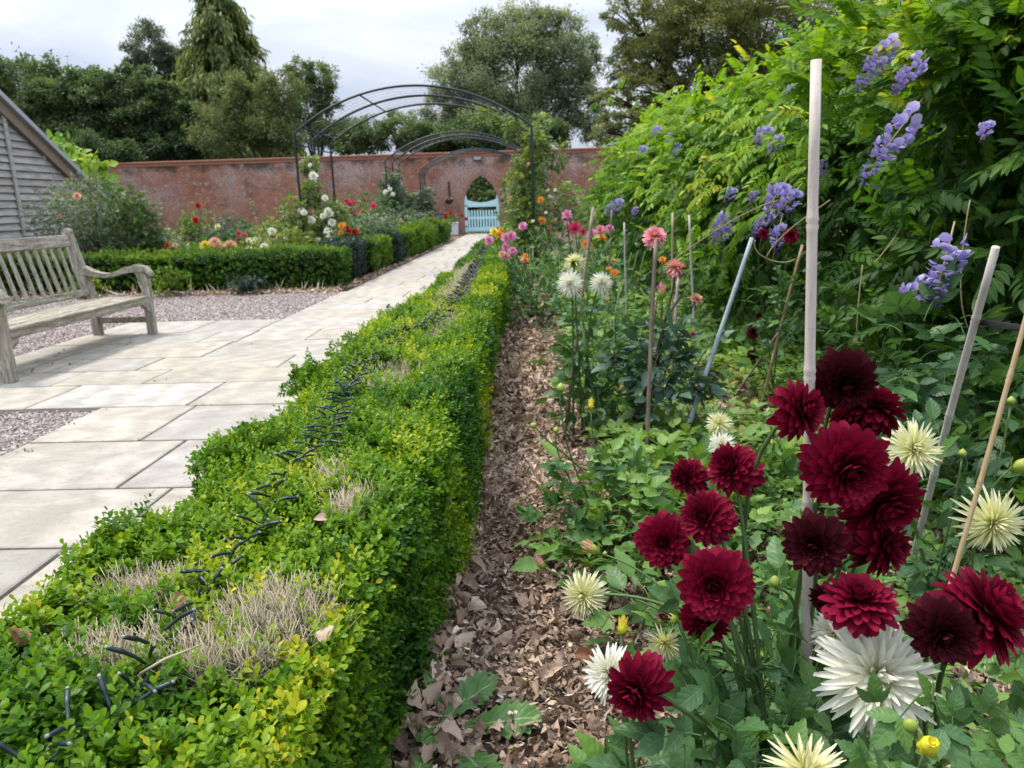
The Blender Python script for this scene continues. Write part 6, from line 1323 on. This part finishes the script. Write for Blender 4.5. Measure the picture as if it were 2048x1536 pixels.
t_ = Acc().add(tube([GR(280, 1348, HH+.02), GR(330, 1318, HH+.035), GR(402, 1290, HH+.03)], [.0022, .002, .0014], 6)); tag(t_.build('dry_stick', M['twig']), 'dry pale stick lying across the string light on the hedge', 'stick')

# ------------------------------------------------------------------ climbing roses on the arches
RL = [dleaf(5, .05, 0, 0, .6), dleaf(5, .045, 0, 0, .6)]
def climber(label, pts, mat, n, tint, blooms=(), rad=.3, k=1.5, base=None, by=None, name='climbing_rose'):
    b = np.array(base if base is not None else pts[0][:3], float); e_ = empty(name, b*[1, 1, 0], label, 'rose', 'roses trained on the arches'); a = Acc(); st = Acc()
    for (x, y, z, r, fr) in pts:
        m_ = int(n*fr); u = norm(rn(m_, 3)); P = np.array([x, y, z])+u*r*(rnd(m_)**.5)[:, None]*np.array([1, 1, 1.25]); P[:, 2] = np.maximum(P[:, 2], .03)
        put(a, RL, P, u*.7+rn(m_, 3)*.5-[0, 0, .1], rn(m_, 3)*.4+[0, -.3, .9], k*rng.uniform(.6, 1.3, m_), np.clip(tint+.13*rn(m_)+.12*u[:, 2], 0, .97))
    for j in range(6):
        P = [b*[1, 1, 0]+np.r_[rn(2)*.08, 0]]+[np.array(q[:3])+rn(3)*q[3]*.35 for q in pts[::max(1, len(pts)//4)]]; st.add(tube(np.array(P), np.linspace(.012, .004, len(P)), 5))
    a.build('foliage', M[mat], e_); st.build('stem', M['stem'], e_)
    for (key, px, py, d) in blooms:
        Y = (by or b[1])+rng.uniform(-.35, 0); p = AT(px, py, Y); o = link('flower', BL[key], e_); M4 = np.eye(4); M4[:3, :3] = zrot(FACE(rn(1)[0]*.4, .3, .9))*SC(d*1.3, p)/2; M4[:3, 3] = p; o.matrix_basis = Matrix(M4)
xl, xr = -3.96, .04
climber('white climbing rose full of blooms at the left foot of the nearest arch', [(xl-.1, 13.1, .35, .45, .28), (xl+.1, 13.3, .75, .42, .25), (xl+.35, 13.6, 1.0, .3, .16), (xl-.15, 13.0, 1.0, .28, .12), (xl+.05, 13.4, 1.45, .2, .08), (xl+.03, 13.6, 1.9, .14, .05), (xl+.3, 13.6, .5, .4, .1)], 'rose_leaf', 1500, .62,
        [('whitelo', 627, 352, 17), ('whitelo', 620, 330, 8), ('whitelo', 603, 421, 15), ('whitelo', 608, 425, 12), ('whitelo', 623, 440, 15), ('whitelo', 650, 396, 12), ('whitelo', 655, 422, 15), ('whitelo', 660, 428, 14), ('whitelo', 664, 445, 15), ('whitelo', 662, 468, 18), ('whitelo', 668, 476, 16), ('whitelo', 655, 462, 14), ('whitelo', 600, 448, 10), ('whitelo', 646, 432, 12), ('whitelo', 636, 480, 10)], by=13.0)
climber('pale green climbing rose wrapping the black post beside the dahlias at the nearest arch', [(xr, 13.2, .5, .42, .2), (xr-.1, 13.3, .95, .34, .18), (xr-.15, 13.4, 1.4, .28, .16), (xr-.1, 13.5, 1.8, .24, .12), (xr+.05, 13.6, 2.15, .26, .12), (xr-.35, 13.9, 2.45, .18, .06), (xr-.65, 14.2, 2.62, .15, .05), (xr-.95, 14.4, 2.72, .13, .04), (xr+.42, 13.8, 1.95, .22, .05), (xr+.2, 13.8, 2.45, .16, .05), (xr-.35, 13.5, .6, .34, .1)], 'rose_leaf', 1900, .64, [('peach', 1057, 328, 7), ('whitelo', 1100, 393, 7), ('pinklo', 1020, 395, 6), ('whitelo', 1110, 380, 7)], by=13.2, k=1.45)
climber('dark leafy rose with a white bloom cluster at the left foot of the middle arch', [(xl-.05, 21.1, .5, .5, .3), (xl, 21.2, 1.0, .4, .28), (xl+.05, 21.4, 1.5, .3, .2), (xl-.4, 21.2, .6, .4, .15), (xl+.06, 21.4, 1.9, .18, .07)], 'greyrose', 1300, .42, [('whitelo', 771, 384, 10), ('whitelo', 780, 378, 8), ('whitelo', 776, 372, 6), ('peach', 798, 440, 11), ('pinklo', 804, 446, 11), ('whitelo', 786, 388, 8)], k=2.2)
climber('bluish green rose bush without flowers at the left foot of the smallest arch', [(xl-.3, 28.0, .5, .45, .35), (xl-.35, 28.1, 1.0, .42, .3), (xl-.8, 28.0, 1.2, .3, .12), (xl+.0, 28.2, 1.5, .28, .12), (xl-.9, 28, 1.7, .16, .05), (xl+.05, 28.2, 1.05, .3, .1)], 'greyrose', 1100, .48, [], k=2.8)
climber('leafy rose at the right foot of the middle arch, partly behind the nearer climbing rose', [(xr-.2, 21, .7, .8, .4), (xr-.3, 21.2, 1.5, .5, .3), (xr+.2, 21.3, 2.0, .35, .15), (xr+.9, 21, 1.0, .6, .3)], 'rose_leaf', 1100, .52, [('peach', 1017, 400, 6), ('whitelo', 1105, 395, 7)], k=2.2)
# big greyish shrub rose by the timber building
def shrub(label, c, r, n, mat, tint, blooms=(), k=1.6, tm=None, name='shrub_rose', cat='rose', group=None, shoots=0, lump=.2):
    c = np.asarray(c, float); e_ = empty(name, c*[1, 1, 0], label, cat, group); a = Acc(); u = norm(rn(n, 3)); rr = (rnd(n)**.45)*(1+lump*snoise(u*2, 1.6, int(abs(c[0]*9)) % 30)); P = c+u*np.asarray(r)*rr[:, None]; P[:, 2] = np.maximum(P[:, 2], .04)
    put(a, tm or RL, P, u*.7+rn(n, 3)*.5+[0, 0, .15], rn(n, 3)*.45+[0, -.3, .9], k*rng.uniform(.6, 1.3, n), np.clip(tint+.13*rn(n)+.13*u[:, 2], 0, .97)); st = Acc()
    for j in range(8): q = c+norm(rn(3)+[0, 0, .6])*np.asarray(r)*.8; st.add(tube(bez(c*[1, 1, 0]+np.r_[rn(2)*.06, 0], c*[1, 1, .5], q-[0, 0, .2], q, 6), np.linspace(.014, .004, 6), 5))
    for j in range(shoots):
        q = c+np.r_[rn(2)*np.asarray(r[:2])*.5, r[2]*rng.uniform(.8, 1.55)]; st.add(tube(bez(c*[1, 1, 0], c, q-[0, 0, .3], q, 6), np.linspace(.008, .003, 6), 4)); m_ = 7; put(a, tm or RL, q-np.outer(rnd(m_), [0, 0, .5]), rn(m_, 3)+[0, 0, .3], rn(m_, 3)*.3+[0, 0, 1], k*.6*np.ones(m_), np.clip(tint+.1+.1*rn(m_), 0, .95))
    a.build('foliage', M[mat], e_); st.build('stem', M['stem'], e_)
    for (key, px, py, d) in blooms:
        Y = c[1]-r[1]*(.95+.3*rnd(1)[0]); p = AT(px, py, Y); o = link('flower', BL[key], e_); M4 = np.eye(4); M4[:3, :3] = zrot(FACE(rn(1)[0]*.4, .3, .9))*SC(d*1.6, p)/2; M4[:3, 3] = p; o.matrix_basis = Matrix(M4)
        st2 = Acc().add(tube([p-[0, 0, .02], np.array([p[0]*.7+c[0]*.3, c[1], max(.1, p[2]-.35)])], [.004, .006], 4)); s_ = st2.build('flower_stalk', M['stem'], e_)
    return e_
p = AT(185, 455, 12.2); shrub('large greyish green shrub rose with a single peach bloom in front of the timber building', (p[0]-.1, 12.3, .85), (.85, .7, .85), 3600, 'greyrose', .58, [('peach', 154, 392, 12), ('pinklo', 118, 432, 6)], 1.05, shoots=10)
p = AT(262, 470, 12.0); shrub('dark green rose bush beside the large greyish shrub rose', (p[0], 12.2, .8), (.42, .45, .75), 800, 'rose_leaf', .30, [], 1.5, shoots=5)
gB = 'flowering plants in the left border'
def bp(label, px, Y, h, r, n, blooms, mat='rose_leaf', tint=.5, tm=None, shoots=3, name='border_plant'):
    x = AT(px, 450, Y)[0]; shrub(label, (x, Y, h*.5), (r, r*.8, h*.55), int(n*2.0), mat, tint, blooms, 1.15, RL, name, 'border plant', gB, shoots)
D0 = DL[0]
bp('low leafy plant with pale shoots between the rose bush and the tall seed stalks', 310, 12.4, .85, .5, 500, [], 'greyrose', .58, None, 7)
bp('tall spindly plant with two dark red flowers against the brick wall', 385, 13.5, 1.15, .45, 380, [('scarlet', 396, 411, 9), ('scarlet', 391, 440, 10)], 'rose_leaf', .55, None, 13)
bp('low border plant with small orange-red flowers just above the cross hedge', 348, 12.0, .62, .35, 240, [('scarlet', 334, 490, 8), ('peach', 350, 490, 8), ('yellow', 336, 503, 7)], 'rose_leaf', .55, D0)
bp('dahlia with bright lemon yellow flowers behind the cross hedge', 415, 11.7, .70, .35, 240, [('yellow', 410, 491, 15), ('yellow', 418, 495, 15), ('yellow', 428, 496, 10)], 'dahlia_leaf', .6, D0, 0, 'dahlia_plant')
bp('dahlia with salmon blooms in a cluster behind the cross hedge', 452, 11.8, .72, .42, 240, [('peach', 430, 484, 16), ('pinklo', 433, 492, 14), ('peach', 445, 497, 16), ('pinklo', 448, 503, 14), ('peach', 461, 490, 16), ('peach', 467, 496, 14), ('pinklo', 456, 498, 12)], 'dahlia_leaf', .5, D0, 0, 'dahlia_plant')
bp('dark round leafy bush with a cream flower behind the salmon dahlia', 452, 13.2, .95, .42, 520, [('paleyellow', 435, 454, 11)], 'greyrose', .28, None, 3)
bp('plant with magenta flowers above deep red ones left of the white rose', 486, 12.3, .85, .35, 260, [('hot', 477, 466, 9), ('hot', 489, 470, 10), ('scarlet', 477, 480, 7), ('scarlet', 487, 489, 11), ('scarlet', 485, 494, 8)], 'dahlia_leaf', .4, D0)
bp('yellow-green plant with pale yellow flowers between the magenta and the white flowers', 505, 12.2, .75, .36, 260, [('paleyellow', 497, 481, 9), ('paleyellow', 507, 484, 9), ('paleyellow', 511, 478, 7)], 'rose_leaf', .78, D0)
bp('plant with white flowers low over the cross hedge, left of the arch foot', 525, 11.8, .62, .42, 280, [('whitelo', 528, 493, 12), ('whitelo', 498, 498, 10), ('whitelo', 512, 501, 10), ('whitelo', 527, 507, 8)], 'rose_leaf', .68, D0)
bp('bushy plant with a big white flower and purple-red ones, against the brick wall', 552, 13.2, 1.0, .5, 460, [('whitelo', 544, 463, 13), ('hot', 545, 473, 8), ('hot', 556, 470, 7), ('scarlet', 541, 487, 9)], 'rose_leaf', .72, None, 5)
bp('feathery pale green plant left of the white climbing rose', 585, 12.6, .8, .42, 400, [], 'rose_leaf', .72, None, 6)
bp('tall dahlia with hot pink blooms behind the nearest arch', 705, 16.5, 1.35, .6, 420, [('hot', 693, 402, 11), ('hot', 700, 408, 10), ('hot', 706, 406, 10), ('hot', 701, 412, 9), ('hot', 680, 416, 8), ('hot', 707, 424, 9), ('hot', 717, 424, 7)], 'dahlia_leaf', .55, D0, 3, 'dahlia_plant')
bp('tall dahlia with pink blooms and a dark red one left of the middle arch post', 745, 17.5, 1.3, .55, 380, [('hot', 747, 412, 12), ('hot', 738, 421, 9), ('scarlet', 727, 424, 8), ('scarlet', 729, 400, 6)], 'dahlia_leaf', .45, D0, 3, 'dahlia_plant')
bp('dahlia with orange ball blooms right of the white climbing rose', 682, 12.6, .85, .3, 220, [('orange', 683, 452, 11), ('orange', 687, 449, 9), ('orange', 681, 465, 9)], 'dahlia_leaf', .4, D0, 0, 'dahlia_plant')
bp('dahlia with bright scarlet blooms above the dark blue-green shrub', 705, 12.9, .85, .34, 260, [('scarlet', 698, 465, 12), ('scarlet', 709, 464, 14), ('scarlet', 695, 455, 7)], 'dahlia_leaf', .34, D0, 0, 'dahlia_plant')
bp('grey-green leafy plant filling the border between the first and second arch', 735, 15.5, 1.0, .6, 620, [], 'greyrose', .55, None, 5)
bp('soft green leafy plant behind the yellow-green box bush', 760, 18.0, 1.0, .7, 520, [], 'greyrose', .6, None, 4)
bp('low green plant with pale pink roses between the second and third arch', 825, 24, 1.0, .7, 420, [('peach', 800, 444, 9), ('whitelo', 812, 432, 5)], 'greyrose', .5, None, 3)
# white planter, hanging baskets
p = AT(906, 474, 29.5); pe = empty('planter', (p[0], 29.5, 0), 'square white planter of red geraniums beside the brick gateway', 'planter')
M['whitebox'] = plain('white_planter', (.70, .72, .76), .5, .3, .05, 8)
a = Acc(); a.add(box((p[0], 29.5, .24), (.42, .42, .46), None, .012)); a.add(box((p[0], 29.5, .47), (.47, .47, .05), None, .012)); a.build('box', M['whitebox'], pe, False)
a = Acc(); n = 120; P = np.array([p[0], 29.5, .62])+rn(n, 3)*[.17, .17, .1]; put(a, [leaf(.08, .08, 3, 2, 'round', .2, .1)], P, rn(n, 3)+[0, 0, .3], rn(n, 3)*.5+[0, -.3, 1], rng.uniform(.6, 1.3, n), np.clip(.6+.2*rn(n), 0, 1)); a.build('foliage', M['rose_leaf'], pe)
for (dx, dz) in ((-.35, .66), (-.2, .80), (-.08, .86), (.04, .78), (.5, .74), (.7, .62), (-.28, .74)):
    o = link('flower', BL['scarlet'], pe); M4 = np.eye(4); M4[:3, :3] = zrot([rn(1)[0]*.4, -.8, .5])*.085; M4[:3, 3] = (p[0]+dx*.8, 29.4, dz); o.matrix_basis = Matrix(M4)
for (px, lab, mat, tn) in ((898, 'withered hanging basket on the wall bracket left of the gateway', 'litter', .3), (1010, 'grey-topped hanging basket on the wall bracket right of the gateway', 'greyrose', .85)):
    q = AT(px, 400, 30.0); x, z = q[0], q[2]; e_ = empty('hanging_basket', (x, 30.0, z), lab, 'hanging basket', 'hanging baskets beside the gateway')
    Acc().add(box((x, WY-.015, z+.42), (.05, .03, .62))).add(tube([[x, WY-.03, z+.62], [x, 30.0, z+.60], [x, 29.98, z+.5]], .012, 5)).build('bracket', M['iron'], e_)
    a = Acc()
    for k in range(3): an = k*2.1; a.add(tube([[x, 29.98, z+.5], [x+.16*math.cos(an), 29.98+.16*math.sin(an), z+.02]], .004, 4))
    a.build('chain', M['iron'], e_)
    s = np.linspace(0, 1, 7); Acc().add(tube(np.stack([s*0+x, s*0+29.98, z-.16+.18*s], 1), .18*np.sqrt(np.clip(1-(1-s)**2, .02, 1)), 12)).build('bowl', M['bark'], e_)
    a = Acc(); n = 90; P = np.array([x, 29.96, z+.06])+rn(n, 3)*[.10, .08, .07]; put(a, [leaf(.07, .04, 3, 2, 'ovate', .3, .2)], P, rn(n, 3), rn(n, 3)*.4+[0, -.2, 1], rng.uniform(.6, 1.4, n), np.clip(tn+.15*rn(n), 0, 1)); a.build('foliage', M[mat], e_)
